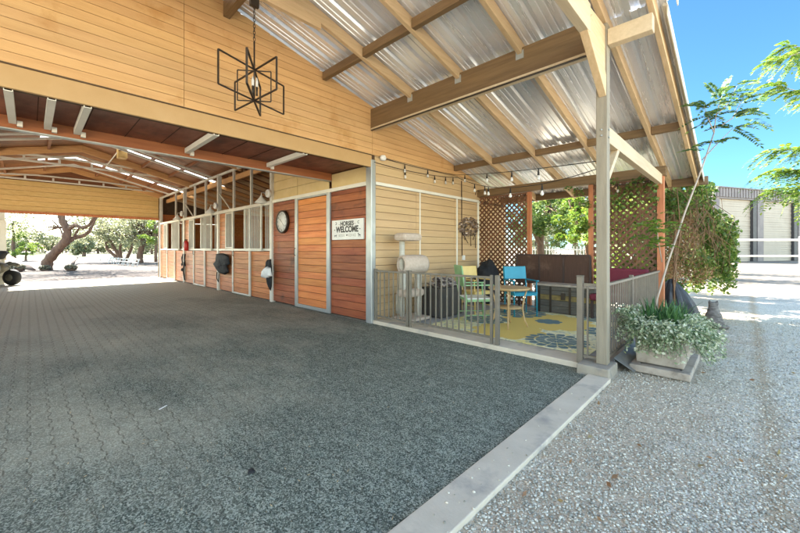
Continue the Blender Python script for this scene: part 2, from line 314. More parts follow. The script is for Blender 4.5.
# ------------------------------------------------------------------ mesh builder
def tagit(o, label=None, cat=None, group=None, kind=None):
    if label: o['label'] = label
    if cat: o['category'] = cat
    if group: o['group'] = group
    if kind: o['kind'] = kind
    return o
def empty(name, loc, label, cat, group=None, kind=None):
    o = bpy.data.objects.new(name, None); C.objects.link(o); o.empty_display_size = .1
    o.location = (loc[0], -loc[1], loc[2]); return tagit(o, label, cat, group, kind)
def wloc(o):
    v = Vector((0, 0, 0))
    while o: v += Vector(o.location); o = o.parent
    return v
class MB:
    def __init__(s): s.v = []; s.f = []; s.sm = []
    def add(s, vs, fs, smooth=False):
        o = len(s.v); s.v += [tuple(p) for p in vs]; s.f += [tuple(i+o for i in f) for f in fs]; s.sm += [smooth]*len(fs); return s
    def box(s, x0, x1, y0, y1, z0, z1):
        vs = [(x, y, z) for x in (x0, x1) for y in (y0, y1) for z in (z0, z1)]
        return s.add(vs, [(0, 1, 3, 2), (4, 6, 7, 5), (0, 4, 5, 1), (2, 3, 7, 6), (0, 2, 6, 4), (1, 5, 7, 3)])
    def prism(s, poly, ax, a0, a1):
        n = len(poly)
        def P(p, a): return {'x': (a, p[0], p[1]), 'y': (p[0], a, p[1]), 'z': (p[0], p[1], a)}[ax]
        vs = [P(p, a0) for p in poly]+[P(p, a1) for p in poly]
        fs = [tuple(range(n)), tuple(range(2*n-1, n-1, -1))]+[(i, (i+1) % n, n+(i+1) % n, n+i) for i in range(n)]
        return s.add(vs, fs)
    def beam(s, p0, p1, w, h, up=(0, 0, 1)):
        a, b = Vector(p0), Vector(p1); d = (b-a).normalized(); u = Vector(up)
        sd = d.cross(u)
        if sd.length < 1e-4: sd = d.cross(Vector((1, 0, 0)))
        sd.normalize(); u = sd.cross(d).normalized()
        vs = []
        for p in (a, b):
            for i, j in ((-1, -1), (1, -1), (1, 1), (-1, 1)): vs.append(p+sd*(i*w/2)+u*(j*h/2))
        return s.add(vs, [(0, 1, 2, 3), (7, 6, 5, 4), (0, 4, 5, 1), (1, 5, 6, 2), (2, 6, 7, 3), (3, 7, 4, 0)])
    def tube(s, pts, rad, n=8, cap=True):
        pts = [Vector(p) for p in pts]; k = len(pts)
        if isinstance(rad, (int, float)): rad = [rad]*k
        ref = None; vs = []
        for i, p in enumerate(pts):
            d = (pts[min(i+1, k-1)]-pts[max(i-1, 0)])
            d = d.normalized() if d.length > 1e-9 else Vector((0, 0, 1))
            if ref is None: ref = d.orthogonal().normalized()
            ref = (ref-d*ref.dot(d)); ref = ref.normalized() if ref.length > 1e-6 else d.orthogonal().normalized()
            q = d.cross(ref)
            for j in range(n):
                a = 2*PI*j/n; vs.append(p+(ref*math.cos(a)+q*math.sin(a))*rad[i])
        fs = [(i*n+j, i*n+(j+1) % n, (i+1)*n+(j+1) % n, (i+1)*n+j) for i in range(k-1) for j in range(n)]
        if cap: fs += [tuple(range(n))[::-1], tuple((k-1)*n+j for j in range(n))]
        return s.add(vs, fs, True)
    def lathe(s, c, prof, n=20, ax='z', rmod=None, cap=True):
        vs = []
        for (r, h) in prof:
            for j in range(n):
                a = 2*PI*j/n; rr = r*(rmod(a, h) if rmod else 1)
                p = (rr*math.cos(a), rr*math.sin(a), h)
                if ax == 'x': p = (p[2], p[0], p[1])
                if ax == 'y': p = (p[0], p[2], p[1])
                vs.append((c[0]+p[0], c[1]+p[1], c[2]+p[2]))
        k = len(prof)
        fs = [(i*n+j, i*n+(j+1) % n, (i+1)*n+(j+1) % n, (i+1)*n+j) for i in range(k-1) for j in range(n)]
        if cap: fs += [tuple(range(n))[::-1], tuple((k-1)*n+j for j in range(n))]
        return s.add(vs, fs, True)
    def ell(s, c, r, n=14, m=9, jit=0, seed=0):
        vs = []; 
        for i in range(m+1):
            t = PI*i/m
            for j in range(n):
                a = 2*PI*j/n; d = Vector((math.sin(t)*math.cos(a), math.sin(t)*math.sin(a), math.cos(t)))
                k = 1+jit*mnoise.noise(d*2.3+Vector((seed, seed*.7, 0))) if jit else 1
                vs.append((c[0]+d.x*r[0]*k, c[1]+d.y*r[1]*k, c[2]+d.z*r[2]*k))
        fs = [(i*n+j, i*n+(j+1) % n, (i+1)*n+(j+1) % n, (i+1)*n+j) for i in range(m) for j in range(n)]
        return s.add(vs, fs, True)
    def build(s, name, mat, parent=None, bevel=0, label=None, cat=None, group=None, kind=None, loc=None, sub=0, solid=0, remesh=0, keepn=False):
        me = bpy.data.meshes.new(name)
        if parent is not None: o0 = wloc(parent)
        elif loc is not None: o0 = Vector((loc[0], -loc[1], loc[2]))
        else: o0 = Vector((0, 0, 0))
        me.from_pydata([(x-o0.x, -y-o0.y, z-o0.z) for x, y, z in s.v], [], s.f)
        me.polygons.foreach_set('use_smooth', s.sm)
        if not keepn:
            bm = bmesh.new(); bm.from_mesh(me); bmesh.ops.remove_doubles(bm, verts=bm.verts, dist=1e-6) if any(s.sm) and len(s.v) < 3000 else None
            bmesh.ops.recalc_face_normals(bm, faces=bm.faces); bm.to_mesh(me); bm.free()
        me.update()
        o = bpy.data.objects.new(name, me); C.objects.link(o)
        me.materials.append(mt[mat] if isinstance(mat, str) else mat)
        if parent is not None: o.parent = parent
        elif loc is not None: o.location = o0
        if remesh:
            r = o.modifiers.new('r', 'REMESH'); r.mode = 'VOXEL'; r.voxel_size = remesh; r.use_smooth_shade = True
        if bevel:
            b = o.modifiers.new('b', 'BEVEL'); b.width = bevel; b.segments = 2; b.limit_method = 'ANGLE'
        if solid:
            b = o.modifiers.new('s', 'SOLIDIFY'); b.thickness = solid
        if sub:
            b = o.modifiers.new('ss', 'SUBSURF'); b.levels = sub; b.render_levels = sub
        return tagit(o, label, cat, group, kind)
def dup(root, loc, rotz=None, label=None, group=None):
    def rec(o, par):
        c = o.copy(); C.objects.link(c)
        if par is not None: c.parent = par
        for ch in list(o.children): rec(ch, c)
        return c
    kids = list(root.children); r = root.copy(); C.objects.link(r)
    r.location = (loc[0], -loc[1], loc[2])
    if rotz is not None: r.rotation_euler = (0, 0, rotz)
    for k in kids: rec(k, r)
    return tagit(r, label, None, group)
def textmesh(body, size, ext=.001, align='CENTER', bold=0):
    cu = bpy.data.curves.new('t', 'FONT'); cu.body = body; cu.size = size; cu.extrude = ext; cu.align_x = align; cu.align_y = 'CENTER'; cu.offset = bold
    ob = bpy.data.objects.new('t', cu); C.objects.link(ob)
    bpy.context.view_layer.update()
    me = bpy.data.meshes.new_from_object(ob.evaluated_get(bpy.context.evaluated_depsgraph_get()))
    vs = [tuple(v.co) for v in me.vertices]; fs = [tuple(p.vertices) for p in me.polygons]
    bpy.data.objects.remove(ob); bpy.data.curves.remove(cu); bpy.data.meshes.remove(me)
    return vs, fs

# roof planes
RY, RZ, PIT = 1.15, 4.5525, .25
def rz(y): return RZ-PIT*abs(y-RY)

# ------------------------------------------------------------------ leaves
def leafmesh(name, centers, sizes, mat, parent=None, asp=.45, droop=0.0, **kw):
    n = len(centers); c = np.asarray(centers, dtype=float)
    o0 = np.array(wloc(parent)) if parent is not None else np.zeros(3)
    c = c*np.array([1, -1, 1])-o0
    a = rng.normal(size=(n, 3)); a[:, 2] = a[:, 2]*.7-droop; a /= np.linalg.norm(a, axis=1)[:, None]
    b = rng.normal(size=(n, 3)); b -= (b*a).sum(1)[:, None]*a; b /= np.linalg.norm(b, axis=1)[:, None]
    s = np.asarray(sizes)[:, None]
    cc = np.cross(a, b)
    v = np.stack([c-a*s*.5, c+b*s*asp*.5+cc*s*.08, c+a*s*.5, c-b*s*asp*.5+cc*s*.08], axis=1).reshape(-1, 3)
    me = bpy.data.meshes.new(name); me.vertices.add(n*4); me.vertices.foreach_set('co', v.ravel())
    me.loops.add(n*4); me.loops.foreach_set('vertex_index', np.arange(n*4)); me.polygons.add(n)
    me.polygons.foreach_set('loop_start', np.arange(n)*4); me.polygons.foreach_set('loop_total', np.full(n, 4))
    me.update(calc_edges=True); me.materials.append(mt[mat])
    o = bpy.data.objects.new(name, me); C.objects.link(o)
    if parent is not None: o.parent = parent
    return tagit(o, **kw)
def blob(n, c, r, shell=.5):
    d = rng.normal(size=(n, 3)); d /= np.linalg.norm(d, axis=1)[:, None]
    k = (rng.random(n)**.5)*(1-shell)+shell*rng.random(n)**.25
    return np.array(c)+d*k[:, None]*np.array(r)
def crown(c, r, nclump, per, spread=.28, flat=.75):
    cs = blob(nclump, c, r, .6); out = []
    for q in cs:
        k = spread*np.mean(r)*(.6+.9*rng.random())
        out.append(blob(int(per*(.5+rng.random())), q, (k, k, k*flat), .3))
    return np.concatenate(out), cs
def tree(name, base, trunk_pts, trunk_r, crowns, leaf, size, label, cat='tree', group=None, bark='bark', twigs=True, per=110):
    t = empty(name, base, label, cat, group)
    mb = MB(); ends = []
    for pts, r0, r1 in trunk_pts:
        k = len(pts); pts2 = []
        for i in range(k-1):
            a, b = Vector(pts[i]), Vector(pts[i+1])
            for q in range(4): 
                p = a.lerp(b, q/4); 
                p += Vector((mnoise.noise(p*1.3), mnoise.noise(p*1.3+Vector((5, 5, 5))), 0))*r0*.35*(0 if i == 0 and q == 0 else 1); pts2.append(p)
        pts2.append(Vector(pts[-1])); kk = len(pts2)
        mb.tube(pts2, [(r0+(r1-r0)*i/(kk-1))*(1+.12*math.sin(i*2.3)) for i in range(kk)], 10); ends.append(pts2[-1])
    allc = []
    for (c, r, ncl, pr) in crowns:
        L, cs = crown(c, r, ncl, pr); allc.append(L)
        if twigs:
            e = min(ends, key=lambda q: (q-Vector(c)).length)
            for q in cs[::2]:
                q = Vector(q); mid = e.lerp(q, .5)+Vector(rng.normal(size=3))*.12*np.mean(r)
                rr = trunk_r*.16; mb.tube([e, mid, q], [rr, rr*.55, rr*.18], 5)
    mb.build('trunk', bark, t)
    L = np.concatenate(allc); leafmesh('crown', L, size*(.6+.8*rng.random(len(L))), leaf, t)
    return t

# ================================================================== SETTING
def sheet(x0, x1, y0, y1, z): 
    return MB().add([(x0, y0, z), (x1, y0, z), (x1, y1, z), (x0, y1, z)], [(0, 1, 2, 3)])
sheet(-400, 600, -500, 500, -.012).build('ground', 'gravel', kind='structure')
sheet(1.165, 20.2, -2.0, 4.16, 0).build('aisle_paving', 'paver', kind='structure')
# lawn: a mown strip far behind the barn
lp = [RF(-75, 44), RF(-30, 44), RF(-22, 42), RF(-26, 105), RF(-60, 112), RF(-140, 110)]
MB().add([(p[0], p[1], .02) for p in lp], [tuple(range(6))]).build('lawn', 'lawn', kind='structure')
MB().box(.957, 1.165, -2.2, 3.985, -.05, .022).build('concrete_strip', 'concrete', kind='structure', bevel=.006)
m = MB(); m.box(1.285, 4.70, 4.16, 4.50, -.05, .06); m.build('patio_kerb', 'concrete', kind='structure', bevel=.008)
MB().box(1.02, 4.70, 4.503, 7.75, -.05, .052).build('patio_slab', 'slab', kind='structure')

# loose stones lying on the gravel (uncountable)
def pebbles():
    N = 46000
    bmx = bmesh.new(); bmesh.ops.create_icosphere(bmx, subdivisions=1, radius=1)
    bv = np.array([v.co[:] for v in bmx.verts]); bf = np.array([[v.index for v in f.verts] for f in bmx.faces]); bmx.free()
    # positions weighted to the near field
    Fd = .95+ (rng.random(N)**1.7)*5.5
    U = 395+rng.random(N)*430
    r = (U-UC)/F0; R = r*Fd
    X = R*CX[0]+Fd*CX[1]; Y = R*CY[0]+Fd*CY[1]
    ok = ((X < .95) | ((X < 1.12) & (rng.random(N) < .022))) & ~((X > .36) & (Y > 4.5) & (Y < 5.6)); X = X[ok]; Y = Y[ok]; Fd = Fd[ok]; n = len(X)
    s = (.0035+.0050*rng.random(n)**1.6)
    sc = np.stack([s*(.8+.6*rng.random(n)), s*(.8+.6*rng.random(n)), s*(.5+.4*rng.random(n))], 1)
    ang = rng.random(n)*2*PI; ca, sa = np.cos(ang), np.sin(ang)
    v = bv[None]*sc[:, None]*(1+.35*(rng.random((n, len(bv), 1))-.5))
    vx = v[..., 0]*ca[:, None]-v[..., 1]*sa[:, None]; vy = v[..., 0]*sa[:, None]+v[..., 1]*ca[:, None]
    v = np.stack([vx+X[:, None], vy-Y[:, None], v[..., 2]-.010+s[:, None]*.25+np.where(X > .95, .034, 0)[:, None]], -1).reshape(-1, 3)
    f = (bf[None]+(np.arange(n)*len(bv))[:, None, None]).reshape(-1)
    nf = len(f)//3; me = bpy.data.meshes.new('gravel_stones'); me.vertices.add(len(v)); me.vertices.foreach_set('co', v.ravel())
    me.loops.add(nf*3); me.loops.foreach_set('vertex_index', f); me.polygons.add(nf)
    me.polygons.foreach_set('loop_start', np.arange(nf)*3); me.polygons.foreach_set('loop_total', np.full(nf, 3)); me.update(calc_edges=True)
    me.materials.append(mt['pebble']); o = bpy.data.objects.new('gravel_stones', me); C.objects.link(o)
    tagit(o, 'loose grey gravel stones scattered on the yard', 'gravel', None, 'stuff')
pebbles()

# ================================================================== BARN
GX = 4.72; SY = 4.18; FX = 19.4
barn = empty('barn', (GX, SY, 0), 'open tan barn with orange plank stalls and a corrugated metal porch roof', 'barn')
# --- corrugated porch roof
def corrugated(x0, x1, y0, y1, dz, name):
    prof = []; x = x0; per = .30
    base = [(0, 0), (.024, .036), (.060, .036), (.084, 0), (.145, 0), (.152, .012), (.168, .012), (.175, 0), (.215, 0), (.222, .012), (.238, .012), (.245, 0)]
    k = 0
    while True:
        for bx, bz in base:
            xx = x0+k*per+bx
            if xx > x1: break
            prof.append((xx, bz))
        if x0+k*per > x1: break
        k += 1
    ys = [y0]+([RY] if y0 < RY < y1 else [])+[y1]
    vs = []; n = len(prof)
    for y in ys:
        for (xx, zz) in prof: vs.append((xx, y, rz(y)+zz+dz))
    fs = [(j*n+i, j*n+i+1, (j+1)*n+i+1, (j+1)*n+i) for j in range(len(ys)-1) for i in range(n-1)]
    MB().add(vs, fs).build(name, 'roof', barn, solid=.002)
corrugated(.47, 4.76, -4.2, 4.40, .022, 'porch_roof_sheet')
corrugated(.56, 4.76, 4.33, 8.93, .0, 'porch_roof_sheet')
def flatroof(x0, x1, y0, y1, dz, th, name, mat, boards=False):
    m = MB(); 
    def seg(a, b, xa, xb): m.prism([(a, rz(a)+dz), (b, rz(b)+dz), (b, rz(b)+dz+th), (a, rz(a)+dz+th)], 'x', xa, xb)
    if boards:
        x = x0
        while x < x1-.01:
            xb = min(x+.145, x1)
            seg(y0, RY, x, xb-.004) if y0 < RY else None
            seg(max(y0, RY), y1, x, xb-.004); x += .145
    else:
        if y0 < RY: seg(y0, RY, x0, x1)
        seg(max(y0, RY), y1, x0, x1)
    return m
# barn roof over the aisle and stalls, with milky skylight strips left open
cuts = [(13.50, 13.86), (17.05, 17.40)]
segs = []; x = GX+.062
for a, b in cuts: segs.append((x, a)); x = b
segs.append((x, 20.0))
mm = MB(); m2 = MB()
for a, b in segs:
    q = flatroof(a, b, -4.0, 8.93, 0, .02, '', '', True); mm.add(q.v, q.f)
    q = flatroof(a, b, -4.0, 8.93, .03, .02, '', ''); m2.add(q.v, q.f)
for a, b in cuts:
    for y0, y1 in ((-4.0, .2), (5.0, 8.93)):
        p = [(y0, rz(y0)), (y1, rz(y1)), (y1, rz(y1)+.05), (y0, rz(y0)+.05)]; mm.prism(p, 'x', a+.002, b-.002)
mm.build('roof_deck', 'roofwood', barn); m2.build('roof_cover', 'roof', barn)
for a, b in cuts:
    for y0, y1 in ((.2, RY), (RY, 5.0)):
        MB().prism([(y0, rz(y0)+.01), (y1, rz(y1)+.01), (y1, rz(y1)+.016), (y0, rz(y0)+.016)], 'x', a, b).build('skylight', 'skylight', barn)
# --- porch rafters with ridge collars
def rafter(x, w=.055, d=.15, y1=8.85, mat='rafter', collar=False, y0=-4.1):
    m = MB()
    m.prism([(RY, rz(RY)-.002), (y1, rz(y1)-.002), (y1, rz(y1)-d), (RY, rz(RY)-d)], 'x', x-w/2, x+w/2)
    m.prism([(RY, rz(RY)-.002), (y0, rz(y0)-.002), (y0, rz(y0)-d), (RY, rz(RY)-d)], 'x', x-w/2, x+w/2-.001)
    if collar: m.prism([(-.19, 4.0), (2.49, 4.0), (2.49, rz(2.49)-.14), (RY, rz(RY)-.14), (-.19, rz(-.19)-.14)], 'x', x-w/2+.004, x+w/2+.004)
    m.build('rafter', mat, barn, bevel=.003)
for i in range(4): rafter(3.77-.9*i, collar=True)
rafter(.66, .05, .16, mat='rafter')
# rounded metal rake flashing outside the last rafter
m = MB()
for a, b, off, xx in ((4.42, 8.93, .02, .585), (-4.2, 4.38, .05, .50)):
    ks = [(xx, .03), (xx-.022, .012), (xx-.03, -.02), (xx-.03, -.13), (xx-.02, -.13), (xx-.018, -.02), (xx+.02, -.01)]
    n = len(ks); vs = []
    ys = [a, b] if a > RY else [a, RY, b]
    for y in ys: vs += [(k[0], y, rz(y)+off+k[1]) for k in ks]
    fs = [(j*n+i, j*n+(i+1) % n, (j+1)*n+(i+1) % n, (j+1)*n+i) for j in range(len(ys)-1) for i in range(n)]+[tuple(range(n)), tuple((len(ys)-1)*n+i for i in range(n))]
    m.add(vs, fs)
m.build('rake_flashing', 'steel_w', barn)
# --- purlins blocking between rafters
xs = [GX, 3.77, 2.87, 1.97, 1.07, .66]
for y, d, w in ((-1.9, .13, .07), (1.72, .20, .08), (3.17, .13, .07), (6.62, .13, .07)):
    m = MB()
    for a, b in zip(xs[:-1], xs[1:]): m.box(b+.03, a-.03, y-w/2, y+w/2, rz(y)-.01-d, rz(y)-.015-w/2*PIT)
    m.build('purlin', 'brown_beam', barn, bevel=.003)
# --- main girder over the post line, its outer end painted
MB().box(1.13, GX-.002, SY-.05, SY+.06, 3.40, 3.735).build('girder', 'brown_beam', barn, bevel=.006)
MB().box(.64, 1.025, SY-.045, SY+.055, 3.40, 3.565).build('girder', 'pale_beam', barn, bevel=.006, label='short painted cream outrigger end of the girder')
# pale strip under the girder with a thin dark line below it
MB().box(1.14, GX-.01, SY-.056, SY+.066, 3.372, 3.398).build('girder_edge_strip', 'pale_beam', barn)
MB().box(1.14, GX-.01, SY-.05, SY-.02, 3.362, 3.3705).build('girder_edge_strip', 'blackmetal', barn)
# front header over the porch opening with kinked braces
m = MB(); m.box(1.03, 1.11, -1.95, 3.60, 3.30, 3.56); m.build('front_header', 'pale_beam', barn, bevel=.004)
m = MB(); m.prism([(3.50, 3.32), (3.66, 3.50), (4.135, 3.10), (4.135, 2.88)], 'x', 1.035, 1.105); m.prism([(3.603, 3.56), (3.603, 3.33), (4.135, 2.98), (4.135, 3.60)], 'x', 1.045, 1.095)
m.build('knee_brace', 'rafter', barn, bevel=.004)
# posts
def post(x, y, z0, z1, a, mat='post', b=.006): return MB().box(x-a/2, x+a/2, y-a/2, y+a/2, z0, z1).build('post', mat, barn, bevel=b)
post(1.08, 4.19, .10, 3.64, .105)
post(1.08, -2.0, .10, 3.64, .105)
MB().box(.975, 1.28, 3.99, 4.33, -.05, .10).build('post_plinth', 'concrete2', barn, bevel=.012)
MB().box(.975, 1.28, -2.2, -1.86, -.05, .10).build('post_plinth', 'concrete2', barn, bevel=.012)
# patio side beam and braces
MB().box(1.035, 1.115, 4.245, 7.68, 2.42, 2.59).build('patio_beam', 'pale_beam', barn, bevel=.004)
m = MB(); m.beam((1.075, 4.23, 2.02), (1.075, 4.70, 2.45), .06, .07, (1, 0, 0)); m.build('knee_brace', 'pale_beam', barn, bevel=.003)
for x in (3.41, 2.17): post(x, 7.62, .05, 2.55, .085, 'redpost')
post(1.06, 7.62, .02, 2.56, .10, 'redpost')
MB().box(.98, GX-.01, 7.56, 7.70, 2.561, 2.73).build('eave_beam', 'brown_beam', barn, bevel=.005)
MB().box(.50, 5.2, 8.72, 8.80, 2.50, 2.655).build('eave_board', 'brown_beam', barn, bevel=.004)
# lattice
def lattice(x0, x1, y, z0, z1, name='lattice_panel'):
    m = MB(); p = .118; w = .036; W = x1-x0; Hh = z1-z0
    for sgn in (1, -1):
        k = -int(Hh/p)-2
        while k*p < W+Hh:
            c = k*p
            # line x = c + sgn*t (shifted), z = t
            if sgn == 1: pts = [(c+t, t) for t in (max(0, -c), min(Hh, W-c))]
            else: pts = [(W-c-t, t) for t in (max(0, -c), min(Hh, W-c))]
            if pts[1][1]-pts[0][1] > .03:
                yy = y+(.006 if sgn == 1 else -.006)
                m.beam((x0+pts[0][0], yy, z0+pts[0][1]), (x0+pts[1][0], yy, z0+pts[1][1]), .008, w, (0, 1, 0)) if False else \
                m.beam((x0+pts[0][0], yy, z0+pts[0][1]), (x0+pts[1][0], yy, z0+pts[1][1]), w, .008, (0, 1, 0))
            k += 1
    m.box(x0, x1, y-.016, y+.016, z0-.03, z0); m.box(x0, x1, y-.016, y+.016, z1, z1+.03)
    m.build(name, 'lattice', barn)
lattice(3.46, 4.66, 7.62, .10, 2.52)
lattice(1.12, 2.12, 7.62, .10, 2.52)
for (x_, y_, z_) in ((1.08, 4.13, 3.46), (1.08, 4.13, 3.54), (1.08, 4.13, 2.48), (1.08, 4.13, 2.54), (1.08, 4.13, 3.02)):
    MB().lathe((x_, y_+.003, z_), [(0, -.008), (.009, -.008), (.011, 0), (0, .002)], 6, 'y').build('bolt', 'galv', barn)
for z_ in (2.46, 2.54, 3.46, 3.54): MB().lathe((1.022, 4.19, z_), [(0, -.006), (.009, -.006), (.011, .002), (0, .003)], 6, 'x').build('bolt', 'galv', barn)
for x_ in (3.77, 2.87, 1.97):
    MB().box(x_-.05, x_+.05, SY-.058, SY-.0505, 3.60, 3.70).build('joist_plate', 'galv', barn)
# --- gable wall, lap boards clipped by the roof
def boards_x(x, y0, y1, z0, z1, mat, name, step=.146, th=.02, clip=True, joints=(), par=barn, face=-1):
    m = MB(); z = z0
    while z < z1-.005:
        zt = min(z+step, z1); gap = .007
        js = [y0]+[j for j in joints if y0 < j < y1]+[y1]
        for a, b in zip(js[:-1], js[1:]):
            a += .002; b -= .002
            top = zt-(gap if step > .12 else .0045)
            if clip:
                lim = lambda yy: rz(yy)-.012
                # clip polygon [a,b]x[z,top] by roof
                poly = []
                pts = [(a, z), (b, z), (b, top), (a, top)]
                ya = [a+(b-a)*i/24 for i in range(25)]
                up = [(yy, min(top, lim(yy))) for yy in ya]
                up = [p for p in up if p[1] > z+.004]
                if len(up) < 2: continue
                lo_a, lo_b = up[0][0], up[-1][0]
                # extend to exact crossing
                if lo_b < b-1e-6: 
                    yc = RY+(RZ-.012-z)/PIT; lo_b = min(b, yc); up.append((lo_b, z+.001))
                if lo_a > a+1e-6:
                    yc = RY-(RZ-.012-z)/PIT; lo_a = max(a, yc); up.insert(0, (lo_a, z+.001))
                red = [up[0]]
                for i in range(1, len(up)-1):
                    s1 = (up[i][1]-red[-1][1])/(up[i][0]-red[-1][0]+1e-9); s2 = (up[i+1][1]-up[i][1])/(up[i+1][0]-up[i][0]+1e-9)
                    if abs(s1-s2) > 1e-3: red.append(up[i])
                red.append(up[-1]); poly = [(lo_a, z), (lo_b, z)]+red[::-1]
            else: poly = [(a, z), (b, z), (b, top), (a, top)]
            m.prism(poly, 'x', x+face*th, x)
        z += step
    return m.build(name, mat, par, bevel=.0025)
zs = 2.952
boards_x(GX, -4.0, 9.0, zs, 4.56, 'siding', 'gable_siding', step=.100, joints=(1.25, 4.17, 6.9))
MB().prism([(-4, 2.73), (4.2, 2.73), (4.2, 2.45), (9, 2.45), (9, rz(9)-.03), (RY, rz(RY)-.03), (-4, rz(-4)-.03)], 'x', GX+.002, GX+.06).build('gable_backing', 'groove', barn)
MB().box(GX-.038, GX, -4.0, 4.14, 2.725, 2.93).build('gable_header_board', 'header', barn, bevel=.005)
MB().box(GX-.03, GX, -4.0, 4.14, 2.934, 2.950).build('gable_header_groove', 'groove', barn)
# lower tan wall behind the patio
boards_x(GX, 4.23, 9.0, 2.49, 2.95, 'siding_low', 'patio_wall_siding', clip=True, joints=(6.9,))
boards_x(GX, 4.23, 9.0, .06, 2.43, 'siding_low', 'patio_wall_siding', clip=False, joints=(5.33, 6.62), step=.136)
MB().box(GX+.001, GX+.06, 4.24, 9.0, .0, 2.448).build('wall_backing', 'groove', barn)
yv = [onX(419, 249, GX)[1], onX(456, 249, GX)[1], 7.60]
MB().box(GX-.035, GX-.001, 4.24, 7.69, 2.432, 2.488).build('wall_trim_rail', 'steel_w', barn, bevel=.003)
for y, w in ((yv[0], .03), (yv[1], .045), (yv[2], .07)):
    MB().box(GX-.033, GX-.021, y-w/2, y+w/2, .06, 2.431).build('wall_trim_stile', 'steel_w', barn, bevel=.002)
# corner steel post
MB().box(GX-.05, GX+.10, SY-.06, SY+.045, .0, 2.86).build('corner_post', 'galv', barn, bevel=.012)
# --- soffit, rust beam and brackets inside the header
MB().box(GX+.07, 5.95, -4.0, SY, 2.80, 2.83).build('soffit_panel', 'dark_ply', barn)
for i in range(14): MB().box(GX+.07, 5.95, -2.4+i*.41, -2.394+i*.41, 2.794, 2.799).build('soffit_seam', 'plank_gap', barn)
MB().box(5.95, 6.02, -4.0, SY+.02, 2.66, 2.85).build('soffit_beam', 'rust_beam', barn, bevel=.005)
MB().box(5.935, 6.03, -4.0, SY, 2.645, 2.658).build('beam_flange', 'galv', barn)
for u, v in ((8, 92), (52, 103), (88, 113), (217, 137), (306, 152)):
    y = onX(u, v, GX)[1]
    m = MB(); m.box(GX+.01, 5.94, y-.03, y+.03, 2.71, 2.716); m.box(GX+.01, 5.94, y-.03, y-.024, 2.716, 2.78); m.box(GX+.01, 5.94, y+.024, y+.03, 2.716, 2.78)
    b = m.build('soffit_bracket', 'steel_w', barn)
    q = MB(); q.box(5.88, 5.93, y+.035, y+.08, 2.68, 2.74); q.build('bracket_clip', 'steel_w', b)
# wall above the stall fronts, up to the soffit beam and roof
def panel_y(x0, x1, z0, z1, mat, name, step=.146, y=SY, th=.02, par=barn, zf=None, gap=.007, back=True, x_top=None):
    m = MB(); z = z0
    while z < z1-.01:
        m.box(x0+.001, x1-.001, y, y+th, z, min(z+step, z1)-gap); z += step
    o = m.build(name, mat, par, bevel=.0025)
    if back: MB().box(x0, x1, y+th+.001, y+th+.012, z0, z1).build('panel_backing', 'plank_gap', o)
    return o
panel_y(4.83, 5.94, 2.50, 2.79, 'plywood_tan', 'upper_panel', y=SY+.01, step=.29)
panel_y(6.04, 7.25, 2.50, 3.60, 'plywood_tan', 'upper_panel', y=SY+.01, step=.22)
panel_y(7.26, 8.40, 2.50, 3.60, 'plywood_tan', 'upper_panel', y=SY+.01, step=.22)
MB().box(4.79, 8.44, SY-.03, SY+.03, 2.43, 2.50).build('door_head_rail', 'steel_w', barn, bevel=.004)
# --- near planks, door
def Xs(u): return onY(u, 249, SY)[0]
xa = 4.80; d0, d1 = 5.94, 7.28
panel_y(xa, d0, .03, 2.43, 'plank_red', 'stall_panel', step=.145)
panel_y(d1, 8.40, .03, 2.43, 'plank_red', 'stall_panel', step=.145)
door = panel_y(d0+.11, d1-.10, .09, 2.39, 'plank_door', 'stall_door', step=.145, y=SY-.012)
m = MB(); m.box(d0, d0+.11, SY-.045, SY-.002, .02, 2.43); m.box(d1-.10, d1, SY-.045, SY-.002, .02, 2.43)
m.box(d0+.11, d1-.10, SY-.04, SY-.002, .02, .088); m.box(d0+.11, d1-.10, SY-.04, SY-.002, 2.392, 2.43); m.build('door_frame', 'galv', door, bevel=.004)
MB().tube([(d1-.06, SY-.06, 1.15), (d1-.06, SY-.085, 1.17), (d1-.06, SY-.085, 1.30), (d1-.06, SY-.06, 1.32)], .008, 8).build('handle', 'blackmetal', door)
